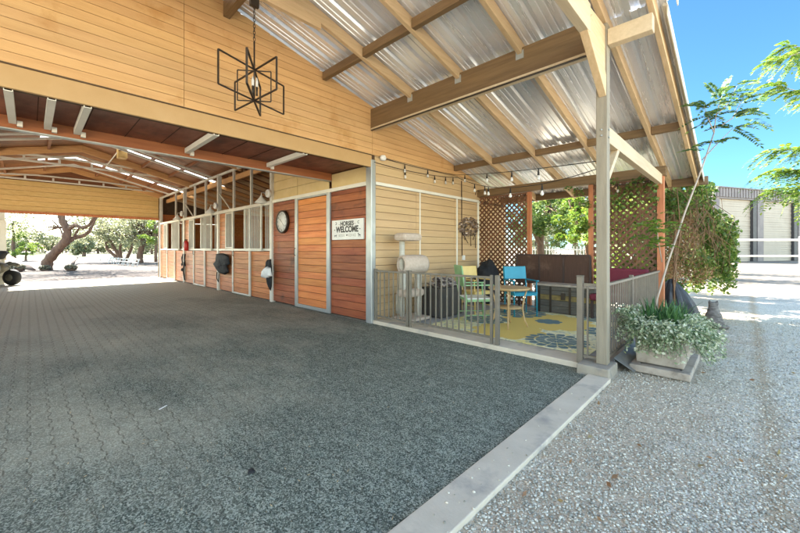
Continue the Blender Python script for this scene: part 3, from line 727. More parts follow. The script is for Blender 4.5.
# --- three stall bays
bays = [(8.42, 12.0, 'plank'), (12.0, 15.6, 'plank_pink'), (15.6, 19.2, 'plank_pink')]
for bi, (b0, b1, pm) in enumerate(bays):
    k = (b1-b0)/3.58
    X = lambda t: b0+t*k
    xd0, xd1 = X(1.25), X(2.40)
    panel_y(b0+.05, xd0-.03, .03, 1.24, pm, 'stall_panel', step=.138)
    panel_y(xd1+.03, b1-.05, .03, 1.24, pm if bi else 'plank_pink', 'stall_panel', step=.138)
    dr = panel_y(xd0+.03, xd1-.03, .06, 1.24, pm, 'stall_door', step=.138, y=SY-.02)
    m = MB(); m.box(xd0-.03, xd0+.03, SY-.05, SY-.004, .02, 2.40); m.box(xd1-.03, xd1+.03, SY-.05, SY-.004, .02, 2.40)
    m.box(xd0+.03, xd1-.03, SY-.045, SY-.022, .02, .06); m.build('door_frame', 'steel', dr, bevel=.003)
    MB().tube([(xd1-.09, SY-.05, 1.10), (xd1-.09, SY-.09, 1.12), (xd1-.09, SY-.09, 1.22), (xd1-.09, SY-.05, 1.24)], .010, 6).build('handle', 'blackmetal', dr)
    # rails
    MB().box(b0+.05, b1-.05, SY-.04, SY+.04, 1.25, 1.31).build('stall_rail', 'steel', barn, bevel=.004)
    MB().box(b0+.05, b1-.05, SY-.05, SY+.05, 2.40, 2.49).build('stall_rail', 'steel', barn, bevel=.006)
    MB().box(b0-.05, b0+.05, SY-.055, SY+.055, 0, 3.66).build('stall_post', 'steel', barn, bevel=.005)
    # fixed boards at the far end of the bay and fixed grille
    panel_y(X(3.05), b1-.05, 1.31, 2.40, 'plank', 'stall_panel', step=.138)
    def grille(x0, x1, y, z0, z1, n, name='grille', par=barn):
        m = MB(); fr = .035
        for a, b in ((x0, x0+fr), (x1-fr, x1)): m.box(a, b, y-.02, y+.02, z0, z1)
        m.box(x0+fr, x1-fr, y-.02, y+.02, z0, z0+fr); m.box(x0+fr, x1-fr, y-.02, y+.02, z1-fr, z1)
        fro = m.build('grille_frame', 'steel', par, bevel=.002)
        q = MB()
        for i in range(n):
            xx = x0+fr+(x1-x0-2*fr)*(i+.5)/n; q.tube([(xx, y, z0+fr), (xx, y, z1-fr)], .0095, 6, False)
        q.build('grille_bars', 'steel', fro)
    grille(X(2.42), X(3.03), SY, 1.32, 2.39, 7)
    grille(X(.42), X(1.46), SY-.085, 1.28, 2.43, 11)
    q = MB()
    for i in range(4): q.tube([(X(.06+.09*i)+.04, SY, 1.31), (X(.06+.09*i)+.04, SY, 2.40)], .009, 6, False)
    q.build('grille_bars', 'steel', barn)
    # feed ledge under the sliding grille
    MB().box(X(.38), X(1.30), SY-.13, SY-.045, 1.245, 1.275).build('grille_track', 'steel', barn, bevel=.003)
    # stall interior
    m = MB()
    for j in range(21): m.box(b0+.06, b1-.06, 7.86, 7.88, .02+j*.142, .155+j*.142) if j < 19 else None
    m.build('stall_back_wall', 'plank', barn)
    if bi < 3:
        m = MB()
        for j in range(17): m.box(b1-.02, b1+.02, SY+.08, 7.84, .02+j*.142, .155+j*.142)
        m.build('stall_partition', 'plank', barn)
MB().box(19.2-.05, 19.2+.05, SY-.055, SY+.055, 0, 3.66).build('stall_post', 'steel', barn, bevel=.005)
MB().box(4.8, 19.3, 7.90, 7.93, 0, 2.75).build('back_wall_sheathing', 'roofwood', barn)
m = MB()
for j in range(17): m.box(8.40, 8.44, SY+.08, 7.84, .02+j*.142, .155+j*.142)
m.build('stall_partition', 'plank', barn)
sheet(4.80, 19.4, SY+.05, 7.9, .004).build('stall_floor', 'log', kind='structure')
# steel screen above the stall fronts
m = MB(); m.box(8.42, 19.2, SY-.03, SY+.03, 3.60, 3.665); m.build('top_chord', 'steel', barn, bevel=.004)
for u in (176, 195, 206, 234, 251.5):
    x = Xs(u); MB().box(x-.03, x+.03, SY-.03, SY+.03, 2.49, 3.60).build('screen_post', 'steel', barn, bevel=.003)
for a, b in ((12.05, 11.1), (15.65, 14.6)):
    MB().beam((a, SY, 3.1), (b, SY, 2.5), .03, .03).build('diagonal_brace', 'steel', barn)
MB().box(6.1, 19.3, 4.40, 4.47, 3.42, 3.58).build('stall_timber', 'orange_beam', barn, bevel=.004)
for i in range(19):
    x = 8.6+i*.58
    MB().prism([(4.5, rz(4.5)-.005), (7.9, rz(7.9)-.005), (7.9, rz(7.9)-.12), (4.5, rz(4.5)-.12)], 'x', x-.022, x+.022).build('stall_rafter', 'orange_beam' if i % 2 else 'rafter', barn)
# aisle roof frames: timber rafters and paired-chord steel frames
for x in (7.2, 10.6, 15.0, 19.25): rafter(x, .09, .20, y1=SY+.1, mat='orange_beam', y0=-3.9)
for x in (8.9, 12.7, 13.3, 16.1, 17.9):
    m = MB(); d = .09
    m.prism([(RY, rz(RY)-.10), (4.2, rz(4.2)-.10), (4.2, rz(4.2)-.10-.05), (RY, rz(RY)-.15)], 'x', x-.03, x+.03)
    m.prism([(RY, rz(RY)-.10), (-3.9, rz(-3.9)-.10), (-3.9, rz(-3.9)-.15), (RY, rz(RY)-.15)], 'x', x-.03, x+.0299)
    m.build('steel_rafter', 'steel', barn)
for y in (-.6, .4, 1.9, 2.7, 3.5):
    MB().box(6.1, 19.3, y-.03, y+.03, rz(y)-.095, rz(y)-.012).build('aisle_purlin', 'roofwood', barn)
for x in (10.6, 15.0, 19.18):
    m = MB(); x += .08 if x < 19 else 0
    m.box(x-.03, x+.03, -3.2, 4.14, 3.86, 3.91); m.box(x-.03, x+.03, -3.0, 4.14, 4.07, 4.10) if False else None
    m.prism([(-2.6, 3.60), (-2.6, 3.65), (-1.2, 3.99), (.2, 4.10), (2.1, 4.10), (4.14, 4.0), (4.14, 3.95), (2.1, 4.05), (.2, 4.05), (-1.2, 3.94)], 'x', x-.03, x+.03)
    fr = m.build('steel_frame', 'steel', barn)
    q = MB()
    for i in range(8):
        y = -1.61+.75*i; q.box(x-.025, x+.025, y-.028, y+.028, 3.91, 4.02 if i > 0 else 3.92)
    q.build('frame_struts', 'steel', fr)
# far gable above the rear opening
boards_x(FX, -4.0, 4.12, 2.72, 3.86, 'far_siding', 'rear_siding', step=.19, clip=False)
MB().box(FX+.002, FX+.05, -4.0, 8.9, 2.66, 3.86).build('rear_backing', 'groove', barn)
MB().prism([(-4, 3.862), (8.9, 3.862-1.3), (8.9, rz(8.9)-.01), (RY, rz(RY)-.01), (-4, rz(-4)-.01)], 'x', FX+.055, FX+.09).build('rear_gable_boards', 'roofwood', barn)
MB().box(FX-.05, FX+.07, -4.0, 4.3, 2.62, 2.715).build('rear_header', 'redpost', barn)
MB().box(FX-.06, FX+.06, SY-.06, SY+.10, 0, 2.72).build('rear_jamb', 'brown_beam', barn)
boards_x(FX, SY+.1, 7.9, .05, 2.9, 'plank', 'rear_wall', clip=False)
m = MB(); m.box(FX-.06, FX+.04, -.75, -.62, 0, 2.62); m.build('rear_jamb', 'steel', barn)
boards_x(FX, -4.0, -.76, .05, 2.62, 'siding_low', 'rear_wall', clip=False)
MB().box(FX-.14, FX-.08, -2.0, -.58, .9, 2.35).build('sliding_door_leaf', 'steel_w', barn, bevel=.01)
# barn left side wall, unseen: kept half height, open above to admit daylight
m = MB()
for j in range(8): m.box(GX, FX, -3.02, -3.0, .02+j*.16, .172+j*.16)
m.build('unseen_half_wall', 'plank', barn)
MB().box(GX, FX, -3.06, -2.97, 1.30, 1.36).build('stall_rail', 'steel', barn)
for x in (4.9, 8.4, 12.0, 15.6, 19.2): MB().box(x-.05, x+.05, -3.1, -2.98, 0, rz(-3.04)-.02).build('stall_post', 'steel', barn)

# ================================================================== FENCES
def fence(name, p0, p1, z0, z1, label, cat, mat, post_at=(0, 1), sp=.105, pw=.045, group=None, ztop=None, double=None):
    a, b = Vector((*p0, 0)), Vector((*p1, 0)); L = (b-a).length; d = (b-a)/L
    f = empty(name, (*p0, 0.0), label, cat, group)
    m = MB(); m.beam(a+Vector((0, 0, z1-.015)), b+Vector((0, 0, z1-.015)), .038, .03); m.build('top_rail', mat, f, bevel=.003)
    m = MB(); m.beam(a+Vector((0, 0, z0+.015)), b+Vector((0, 0, z0+.015)), .032, .028); m.build('bottom_rail', mat, f, bevel=.003)
    n = max(1, int(round(L/sp))); 
    for i in range(1, n):
        q = a+d*(L*i/n); MB().box(q.x-.008, q.x+.008, q.y-.008, q.y+.008, z0+.029, z1-.03).build('picket', mat, f)
    for t in post_at:
        q = a+d*(L*t); MB().box(q.x-pw/2, q.x+pw/2, q.y-pw/2, q.y+pw/2, .06, (ztop or z1)+.02).build('post', mat, f, bevel=.004)
    return f
xg0 = onY(409, 249, 4.2)[0]; xg1 = onY(495, 249, 4.2)[0]
fence('metal_fence', (4.64, 4.2), (xg0+.03, 4.2), .125, .935, 'short brown metal fence section between corner post and gate', 'fence', 'fence', (0, 1))
g = fence('metal_gate', (xg0-.03, 4.2), (xg1+.05, 4.2), .13, .94, 'closed brown metal gate panel in front of the cat tree and chairs', 'gate', 'fence', (0, 1), pw=.035)
q = MB(); q.box(xg1-.06, xg1-.01, 4.175, 4.225, .06, .96); qq = q.build('gate_post', 'fence', None, bevel=.004, label='brown square gate post at the patio opening, left side', cat='post', loc=(xg1, 4.2, 0)); qq['group'] = 'gate posts'
pz = onY(580, 249, 4.17)[0]
q = MB(); q.box(pz-.03, pz+.03, 4.15, 4.21, .06, 1.0); q.box(pz-.034, pz+.034, 4.146, 4.214, 1.0, 1.012)
o = q.build('gate_post', 'fence_lt', None, bevel=.005, label='pale wooden gate post nearest to the concrete plinth', cat='post', loc=(pz, 4.2, 0)); o['group'] = 'gate posts'
f = empty('fence_rail', (1.2, 4.19, .12), 'short metal rail between pale gate post and main porch post', 'fence')
MB().box(1.14, pz-.031, 4.175, 4.205, .90, .93).build('top_rail', 'fence_lt', f); MB().box(1.14, pz-.031, 4.175, 4.205, .13, .155).build('bottom_rail', 'fence_lt', f)
MB().box(1.22, 1.237, 4.182, 4.198, .155, .90).build('picket', 'fence_lt', f)
fence('metal_railing', (1.08, 4.26), (1.08, 7.56), .12, .93, 'light taupe metal railing behind the square planter', 'railing', 'fence_lt', (.37,), ztop=.94)
# flashing trough lying beside the railing
m = MB(); m.add([(1.00, 4.36, .0), (1.02, 4.36, .13), (.84, 4.40, .012), (1.00, 5.6, .0), (1.02, 5.6, .13), (.84, 5.5, .012)], [(0, 1, 4, 3), (1, 2, 5, 4)])
m.build('metal_flashing', 'flash', None, solid=.004, label='bent blue-grey metal flashing leaning below the railing', cat='flashing')

# ================================================================== RUG + FURNITURE
sheet(1.32, 3.75, 4.52, 7.03, .058).build('floral_rug', 'rug', None, solid=.006, label='yellow outdoor rug with teal flowers on the patio floor', cat='rug')
def chair(name, loc, ang, mat, label, w=.46, d=.42, hs=.44, hb=.90, seatmat=None, arms=True, panel=(.62, .90), slats=False):
    f = empty(name, (loc[0], loc[1], .06), label, 'chair', 'painted metal patio chairs')
    ca, sa = math.cos(ang), math.sin(ang)
    ox, oy = loc[0], loc[1]
    def T(p): return (ox+p[0]*ca-p[1]*sa, oy+p[0]*sa+p[1]*ca, .06+p[2])   # local +x = facing
    def bx(m, x0, x1, y0, y1, z0, z1):
        vs = [T((x, y, z)) for x in (x0, x1) for y in (y0, y1) for z in (z0, z1)]
        m.add(vs, [(0, 1, 3, 2), (4, 6, 7, 5), (0, 4, 5, 1), (2, 3, 7, 6), (0, 2, 6, 4), (1, 5, 7, 3)])
    m = MB(); bx(m, -d/2, d/2, -w/2, w/2, hs-.02, hs); m.build('seat', seatmat or mat, f, bevel=.008)
    m = MB(); bx(m, -d/2+.01, d/2-.01, -w/2+.01, w/2-.01, hs-.06, hs-.022); m.build('seat_frame', mat, f)
    m = MB(); 
    vs = [T((-d/2-.02-.05*(z-panel[0])/.3, y, z)) for y in (-w/2+.01, w/2-.01) for z in panel]+[T((-d/2-.045-.05*(z-panel[0])/.3, y, z)) for y in (-w/2+.01, w/2-.01) for z in panel]
    m.add(vs, [(0, 1, 3, 2), (4, 6, 7, 5), (0, 2, 6, 4), (1, 5, 7, 3), (0, 4, 5, 1), (2, 3, 7, 6)]); m.build('backrest', mat, f, bevel=.006)
    for sy in (-1, 1):
        m = MB(); m.tube([T((-d/2-.03, sy*(w/2-.012), 0)), T((-d/2-.01, sy*(w/2-.012), hs)), T((-d/2-.045-.05, sy*(w/2-.012), hb-.02))], .013, 8); m.build('leg', mat, f)
        m = MB(); top = hs+.20 if arms else hs
        m.tube([T((d/2-.02, sy*(w/2-.012), 0)), T((d/2-.03, sy*(w/2-.012), hs)), T((d/2-.04, sy*(w/2-.012), top))], .013, 8); m.build('leg', mat, f)
        if arms:
            m = MB(); bx(m, -d/2-.03, d/2+.0, sy*(w/2)-.022, sy*(w/2)+.022, hs+.20, hs+.222); m.build('armrest', mat, f, bevel=.006)
        m = MB(); m.tube([T((-d/2-.02, sy*(w/2-.012), .16)), T((d/2-.02, sy*(w/2-.012), .16))], .008, 6); m.build('stretcher', mat, f)
    return f
def dirang(R, F):  # facing given as camera right / forward
    x, y, _ = RF(R, F); return math.atan2(y, x)
def locRF(u, F): 
    a, b = ray(u); return (a*F, b*F)
chair('patio_chair', locRF(521, 6.75), dirang(.12, -1), 'blue', 'bright blue metal armchair beside the round bistro table', w=.46, d=.42, hb=.92, panel=(.66, .90))
chair('patio_chair', locRF(476, 6.05), dirang(.95, .10), 'green', 'soft green tall-backed armchair just behind the gate', w=.46, d=.44, hb=.98, panel=(.62, .97), seatmat='white')
chair('patio_chair', locRF(477, 6.95), dirang(.45, -.85), 'yellow', 'yellow chair standing behind the green armchair', w=.42, d=.40, hb=.92, panel=(.66, .90), arms=True)
tl = locRF(509, 5.75)
t = empty('bistro_table', (*tl, .06), 'round wooden bistro table with curved legs on the rug', 'table')
MB().lathe((*tl, 0), [(.0, .655), (.31, .655), (.325, .665), (.325, .685), (.31, .69), (0, .69)], 32).build('tabletop', 'tabletop', t)
MB().lathe((*tl, 0), [(.0, .36), (.20, .36), (.20, .375), (0, .375)], 24).build('shelf', 'tabletop', t)
for k in range(4):
    a = k*PI/2+.35+dirang(1, 0); c, s_ = math.cos(a), math.sin(a)
    MB().tube([(tl[0]+c*r, tl[1]+s_*r, z) for r, z in ((.29, .06), (.235, .18), (.205, .36), (.23, .52), (.27, .655))], [.012, .013, .014, .013, .012], 8).build('leg', 'tabletop', t)
# cat tree
ct = onX(411, 318, 4.40); cx, cy = ct[0], ct[1]
def side(du): return (CX[0]*du, CY[0]*du)
t = empty('cat_tree', (cx, cy, .06), 'beige carpeted cat tree with barrel bed against the tan wall', 'cat tree')
FC = 6.35
def CT(u, z, dF=0):
    a, b = ray(u); return (a*(FC+dF), b*(FC+dF), z)
m = MB(); c0 = CT(411, .06); m.box(c0[0]-.24, c0[0]+.24, c0[1]-.28, c0[1]+.28, .06, .11); m.build('base', 'carpet', t, bevel=.02)
for u, z0, z1, dF in ((402, .11, 1.45, 0), (419, .11, .88, .05), (398, .11, .46, .3), (404, .46, .92, -.12)):
    p = CT(u, 0, dF); MB().tube([(p[0], p[1], z0), (p[0], p[1], z1)], .047 if u != 402 else .05, 14).build('sisal_post', 'rope', t)
c1 = CT(410.5, .5); m = MB(); m.box(c1[0]-.14, c1[0]+.14, c1[1]-.24, c1[1]+.24, .46, .60); m.build('shelf', 'carpet', t, bevel=.05)
c2 = CT(408, 1.5); m = MB(); m.box(c2[0]-.15, c2[0]+.15, c2[1]-.235, c2[1]+.235, 1.44, 1.58); m.build('top_platform', 'carpet', t, bevel=.06)
# barrel: hollow lathe, axis sideways
bc = CT(413, 1.03); m = MB(); m.lathe((0, 0, 0), [(.115, -.25), (.15, -.25), (.165, -.2), (.17, 0), (.165, .2), (.15, .25), (.115, .25), (.125, .1), (.125, -.1), (.115, -.2499)], 28, 'y')
dv = Vector((CX[0]*.85+CX[1]*.5, CY[0]*.85+CY[1]*.5)); dv.normalize()
m.v = [(bc[0]+y*dv.x*-1+x*dv.y, bc[1]-y*dv.y-x*dv.x*1, bc[2]+z) for x, y, z in m.v]
# drop end cap discs so the barrel stays open
m.f = m.f[:-2]; m.sm = m.sm[:-2]
m.build('barrel', 'carpet', t)
# storage bin with folded blankets
b0 = locRF(443, 6.75); bx0, by0 = b0
MB().box(bx0-.2, bx0+.24, by0-.34, by0+.34, .06, .60).build('storage_bin', 'bin', None, bevel=.02, loc=(bx0, by0, .06), label='dark storage bin below a heap of blankets by the wall', cat='bin')
m = MB()
for i, (dx, dy, dz, rx, ry, rz_) in enumerate(((0, -.12, .65, .2, .2, .06), (.02, .14, .64, .2, .22, .05), (-.03, -.05, .73, .17, .2, .05), (.03, .2, .70, .14, .12, .04))):
    m.ell((bx0+dx, by0+dy, dz), (rx, ry, rz_), 24, 14, .5, i*3.1)
m.build('folded_blankets', 'blanket', None, loc=(bx0, by0, .6), label='heap of brown and white throw blankets on storage bin', cat='blankets')
# black covered grill behind the chairs
gl = locRF(487, 8.1); m = MB(); m.ell((gl[0], gl[1], .55), (.26, .34, .48), 22, 14, .25, 4)
m.build('covered_grill', 'black', None, loc=(gl[0], gl[1], .06), label='black covered grill between the chairs and the lattice', cat='grill')
# wooden chest
x0, x1, y0, y1 = 1.95, 3.05, 7.04, 7.42
t = empty('wooden_chest', ((x0+x1)/2, y0, .06), 'weathered grey wooden chest with faded yellow band below the screen', 'chest')
m = MB()
for i, (a, b) in enumerate(((.07, .20), (.204, .31), (.41, .50), (.504, .575))): m.box(x0, x1, y0, y1, a, b)
m.build('body', 'chest', t, bevel=.004)
MB().box(x0, x1, y0-.002, y1, .314, .406).build('yellow_band', 'chest_y', t)
MB().box(x0-.02, x1+.02, y0-.03, y1+.01, .58, .62).build('lid', 'planter', t, bevel=.006)
for x in (x0+.12, x0+.42, x0+.78, x1-.1): MB().box(x-.02, x+.02, y0-.012, y0-.003, .07, .578).build('strap', 'blackmetal', t)
MB().box(2.45, 2.53, y0-.03, y0-.013, .33, .46).build('latch', 'blackmetal', t, bevel=.004)
# woven screen
x0, x1 = 2.14, 3.62; yy = 7.46
t = empty('woven_screen', ((x0+x1)/2, yy, .6), 'low dark brown woven screen below the open garden window', 'screen')
MB().box(x0, x1, yy-.006, yy+.006, .60, 1.16).build('woven_panel', 'reed', t)
m = MB(); m.box(x0, x1, yy-.02, yy+.02, 1.16, 1.19); m.box(x0, x1, yy-.02, yy+.02, .57, .60)
for i in range(4): xx = x0+(x1-x0)*i/3; m.box(xx-.018, xx+.018, yy-.019, yy+.019, .60, 1.16)
for i in range(2): xx = x0+.05+(x1-x0-.1)*i; m.box(xx-.018, xx+.018, yy-.019, yy+.019, .06, .57)
m.build('frame', 'darkframe', t)
# maroon bench
t = empty('cushioned_bench', (1.6, 7.2, .06), 'maroon cushioned bench in front of the vine lattice', 'bench')
m = MB(); m.box(1.2, 2.02, 7.38, 7.48, .44, .95); m.build('backrest', 'maroon', t, bevel=.04)
m = MB(); m.box(1.2, 2.02, 6.95, 7.37, .38, .50); m.build('seat', 'maroon', t, bevel=.04)
for x in (1.24, 1.98):
    for y in (7.0, 7.4): MB().box(x-.02, x+.02, y-.02, y+.02, .06, .38).build('leg', 'darkframe', t)

# ================================================================== WALL THINGS
# clock
cc = onY(284, 222, SY); t = empty('wall_clock', (cc[0], SY, cc[2]), 'round dark-framed clock with pale face on the red-brown planks', 'clock')
Rk = .27
m = MB(); m.lathe((cc[0], SY-.065, cc[2]), [(Rk-.035, 0), (Rk-.01, -.012), (Rk, 0), (Rk, .06), (0, .06), (0, .012), (Rk-.035, .012)], 40, 'y', cap=False); m.build('frame', 'blackmetal', t)
m = MB(); m.lathe((cc[0], SY-.058, cc[2]), [(0, 0), (Rk-.037, 0), (Rk-.037, .004), (0, .004)], 40, 'y'); m.build('face', 'white', t)
m = MB()
for k in range(12):
    a = k*PI/6; vs, fs = textmesh(str(12 if k == 0 else k), .062, .0008)
    px = cc[0]-math.sin(a)*(Rk-.075); pz_ = cc[2]+math.cos(a)*(Rk-.075)
    m.add([(px-x, SY-.060-z, pz_+y) for x, y, z in vs], fs)
m.build('numerals', 'ink', t)
for ang, L, w in ((-.9, .12, .012), (2.3, .17, .008)):
    m = MB(); e = (cc[0]-math.sin(ang)*L, SY-.063, cc[2]+math.cos(ang)*L); m.beam((cc[0], SY-.063, cc[2]), e, w, .002, (0, 1, 0)); m.build('hand', 'ink', t)
# sign
s0 = onY(332, 249, SY-.03); s1 = onY(363.5, 249, SY-.03); sx1, sx0 = s0[0], s1[0]
z1_ = onY(332, 220.8, SY-.03)[2]; z0_ = onY(332, 240, SY-.03)[2]
t = empty('welcome_sign', ((sx0+sx1)/2, SY, z0_), 'white HORSES WELCOME sign on the red-brown planks by the corner post', 'sign')
MB().box(sx0, sx1, SY-.032, SY-.004, z0_, z1_).build('board', 'white', t, bevel=.003)
sc_ = (sx0+sx1)/2; sw = sx1-sx0; sh = z1_-z0_
def sign_text(body, size, fx, fz, bold=0, sxk=1.0, mat='ink'):
    vs, fs = textmesh(body, size, .0008, bold=bold); m = MB()
    m.add([(sc_-(fx*sw)-x*sxk, SY-.034-z, z0_+fz*sh+y) for x, y, z in vs], fs); return m
mm = MB()
for q in (sign_text('HORSES', .115, 0, .79, .004, 1.0), sign_text('WELCOME', .155, 0, .50, .006, .90), sign_text('-', .10, -.25, .79), sign_text('-', .10, .25, .79)): mm.add(q.v, q.f)
mm.build('lettering', 'ink', t)
mm = MB()
for sg in (-1, 1):
    # horseshoes
    pts = []
    for k in range(9):
        a = -2.3+4.6*k/8; pts.append((sc_-sg*.36*sw+math.cos(a)*.024*sg, SY-.034, z0_+.83*sh+math.sin(a)*.024))
    mm.tube(pts, .004, 5)
    mm.lathe((sc_-sg*.40*sw, SY-.036, z0_+.50*sh), [(0, 0), (.012, 0), (.012, .003), (0, .003)], 8, 'y')
# little horse and dog silhouettes
def sil(poly, cx_, cz_, k): mm.prism([(cx_-p[0]*k, cz_+p[1]*k) for p in poly], 'y', SY-.0345, SY-.0325)
dog = [(-.5, -.35), (-.42, -.35), (-.36, 0), (.2, -.02), (.26, -.35), (.34, -.35), (.36, .1), (.55, .2), (.5, .36), (.3, .42), (.2, .18), (-.38, .2), (-.62, .4), (-.52, .1)]
horse = [(.55, -.5), (.47, -.5), (.42, -.05), (-.1, -.08), (-.18, -.5), (-.28, -.5), (-.3, .05), (-.42, .4), (-.68, .30), (-.66, .42), (-.4, .68), (-.3, .62), (-.05, .2), (.45, .2), (.62, .0), (.5, .15)]
sil(dog, sc_-(-.37)*sw, z0_+.19*sh, .062); sil(horse, sc_-.38*sw, z0_+.20*sh, .062)
mm.lathe((sc_, SY-.036, z0_+.22*sh), [(0, 0), (.016, 0), (.016, .003), (0, .003)], 8, 'y')
mm.build('emblems', 'ink', t)
m = MB()
for k in range(11):   # faint thin third line, too worn to read
    fx = (-.25+.05*k); 
    if 4 <= k <= 5: continue
    h_ = (.045, .06, .05)[k % 3]; m.box(sc_-fx*sw-.004, sc_-fx*sw+.004, SY-.0345, SY-.0325, z0_+.22*sh-h_/2, z0_+.22*sh+h_/2)
    m.box(sc_-fx*sw-.016, sc_-fx*sw-.006, SY-.0345, SY-.0325, z0_+.22*sh-h_/2, z0_+.22*sh-h_/2+.006)
m.build('worn_small_lettering', 'fence', t)
# chandelier
cxx, cyy = 3.77, 1.65; ch_c = Vector(atF(254.3, 249, 3.8)); cxx, cyy = ch_c.x, ch_c.y
t = empty('chandelier', (cxx, cyy, 3.0), 'dark metal chandelier of crossed rectangular frames hanging by a chain', 'chandelier')
def rect_frame(R_, F_, z0, z1, th, name='frame'):
    dx, dy, _ = RF(R_, F_); m = MB(); w = th
    A = Vector((cxx-dx, cyy-dy, 0)); B = Vector((cxx+dx, cyy+dy, 0)); up = Vector((0, 0, 1))
    m.beam(A+up*z1, B+up*z1, w, .012); m.beam(A+up*z0, B+up*z0, w, .012)
    m.beam(A+up*z0, A+up*z1, w, .012, (dx, dy, 0)); m.beam(B+up*z0, B+up*z1, w, .012, (dx, dy, 0)); m.build(name, 'blackmetal', t)
rect_frame(.185, .39, 2.875, 3.205, .015); rect_frame(-.33, .27, 2.875, 3.195, .015); rect_frame(-.10, .42, 2.87, 3.20, .02)
rect_frame(.17, .02, 2.87, 3.19, .005, 'inner_frame')
MB().tube([(cxx, cyy, 2.86), (cxx, cyy, 3.50)], .009, 8).build('stem', 'blackmetal', t)
for k in range(3):
    a = k*2.1; p = (cxx+.025*math.cos(a), cyy+.025*math.sin(a)); MB().tube([(*p, 2.93), (*p, 3.02)], .011, 8).build('socket', 'blackmetal', t)
    MB().tube([(*p, 3.022), (*p, 3.075), (*p, 3.12)], [.013, .015, .004], 8).build('bulb', 'bulb', t)
m = MB()
for k in range(14):
    z = 3.51+k*.034; pts = []
    for j in range(9):
        a = 2*PI*j/8; pts.append((cxx+(math.cos(a)*.011 if k % 2 else 0), cyy+(0 if k % 2 else math.cos(a)*.011), z+.017+math.sin(a)*.022))
    m.tube(pts, .0035, 5, False)
m.build('chain', 'blackmetal', t)
MB().box(cxx-.02, cxx+.02, cyy-.045, cyy+.045, 3.87, 3.998).build('ceiling_bracket', 'blackmetal', t)
# barn lamps and round speakers on the stall rail
lampt = None
for i, (u, v, lab) in enumerate(((262, 201, 'cone barn lamp on the stall rail nearest the clock'), (211, 213, 'cone barn lamp above the middle stall'), (178, 219, 'cone barn lamp above the far stall'))):
    p = onY(u, v, SY-.12); z = 2.47
    if lampt is None:
        lampt = empty('barn_lamp', (p[0], SY-.06, z), lab, 'lamp', 'cone lamps along the stall rail')
        MB().lathe((p[0], SY-.14, z-.02), [(.16, 0), (.15, .02), (.06, .12), (.035, .15), (.03, .19), (.0, .2)], 20).build('lamp_shade', 'white', lampt)
        MB().tube([(p[0], SY-.14, z+.17), (p[0], SY-.13, z+.24), (p[0], SY-.06, z+.25), (p[0], SY-.03, z+.2)], .012, 6).build('arm', 'steel', lampt)
        src = lampt
    else: dup(src, (p[0], SY-.06, z), label=lab)
spk = None
for i, (x, lab) in enumerate(((8.42, 'small round white speaker on the stall post nearest the clock'), (12.0, 'small round white speaker on the second stall post'), (15.6, 'small round white speaker on the farthest stall post'))):
    if spk is None:
        spk = empty('round_speaker', (x, SY-.06, 2.66), lab, 'speaker', 'round units on the stall posts')
        MB().lathe((x, SY-.15, 2.66), [(0, 0), (.085, 0), (.10, .02), (.10, .06), (.06, .09), (0, .09)], 18, 'y').build('housing', 'white', spk)
        MB().lathe((x, SY-.153, 2.66), [(0, 0), (.06, 0), (.06, .003), (0, .003)], 14, 'y').build('grille', 'steel', spk)
    else: dup(spk, (x, SY-.06, 2.66), label=lab)
# hanging black jacket / blanket, bag, bridle, extinguisher
def cloth(name, pts, mat, label, cat, y=SY-.09, thick=.07, seed=1):
    # lumpy hanging bundle: outline polygon (u,v) on the stall plane, given volume and folds
    P = [onY(u, v, y) for u, v in pts]; cx_ = sum(p[0] for p in P)/len(P); cz_ = sum(p[2] for p in P)/len(P)
    n = 40; per = []
    L = len(P)
    for k in range(n):
        t_ = k/n*L; i = int(t_); f_ = t_-i; a, b = P[i % L], P[(i+1) % L]; per.append((a[0]*(1-f_)+b[0]*f_, a[2]*(1-f_)+b[2]*f_))
    vs = []; rings = 6
    for side_ in (-1, 1):
        for r in range(rings):
            k = 1-r/rings; bul = thick*math.sqrt(max(0, 1-k*k))
            for (x, z) in per:
                xx = cx_+(x-cx_)*k; zz = cz_+(z-cz_)*k
                fold = .018*math.sin(xx*38+seed+2*math.sin(zz*9))*(1-k*.6)
                vs.append((xx, y+side_*(bul if side_ < 0 else bul*.3)+fold, zz))
    fs = []
    for s_ in range(2):
        o = s_*rings*n
        for r in range(rings-1):
            for k in range(n): fs.append((o+r*n+k, o+r*n+(k+1) % n, o+(r+1)*n+(k+1) % n, o+(r+1)*n+k))
        fs.append(tuple(o+(rings-1)*n+k for k in range(n)))
    fs += [(k, (k+1) % n, rings*n+(k+1) % n, rings*n+k) for k in range(n)]
    return MB().add(vs, fs, True).build(name, mat, None, loc=(cx_, y, cz_), label=label, cat=cat)
cloth('horse_blanket', [(216, 254), (223, 253), (229, 256), (230, 264), (227, 266), (229, 272), (225, 275), (219, 273), (216, 269), (213, 264), (216, 260)], 'black', 'black horse blanket hanging over the rail at the second stall post', 'blanket', seed=2)
MB().tube([onY(217, 272, SY-.07), onY(216.6, 278, SY-.07), onY(218.4, 282, SY-.07), onY(219, 274, SY-.07)], .012, 6).build('lead_strap', 'rubber', None, label='dark strap dangling below the black horse blanket', cat='strap')
bg = empty('feed_bag', onY(268, 270, SY-.06), 'white and black tack bag hung on the orange planks below the clock', 'bag')
o = cloth('pouch', [(262, 271), (267, 266), (271, 268), (272, 276), (267, 279), (261, 277)], 'white', None, None, y=SY-.13, seed=5); o.parent = bg; o.location = o.location-bg.location
o = cloth('mesh_sack', [(267, 260), (271, 259), (272, 266), (272, 283), (271, 291), (269, 288), (267, 279), (265, 268)], 'black', None, None, y=SY-.08, seed=7); o.parent = bg; o.location = o.location-bg.location
br = empty('bridle', onY(184, 255, SY-.05), 'dark leather bridle hanging beside the red extinguisher', 'bridle')
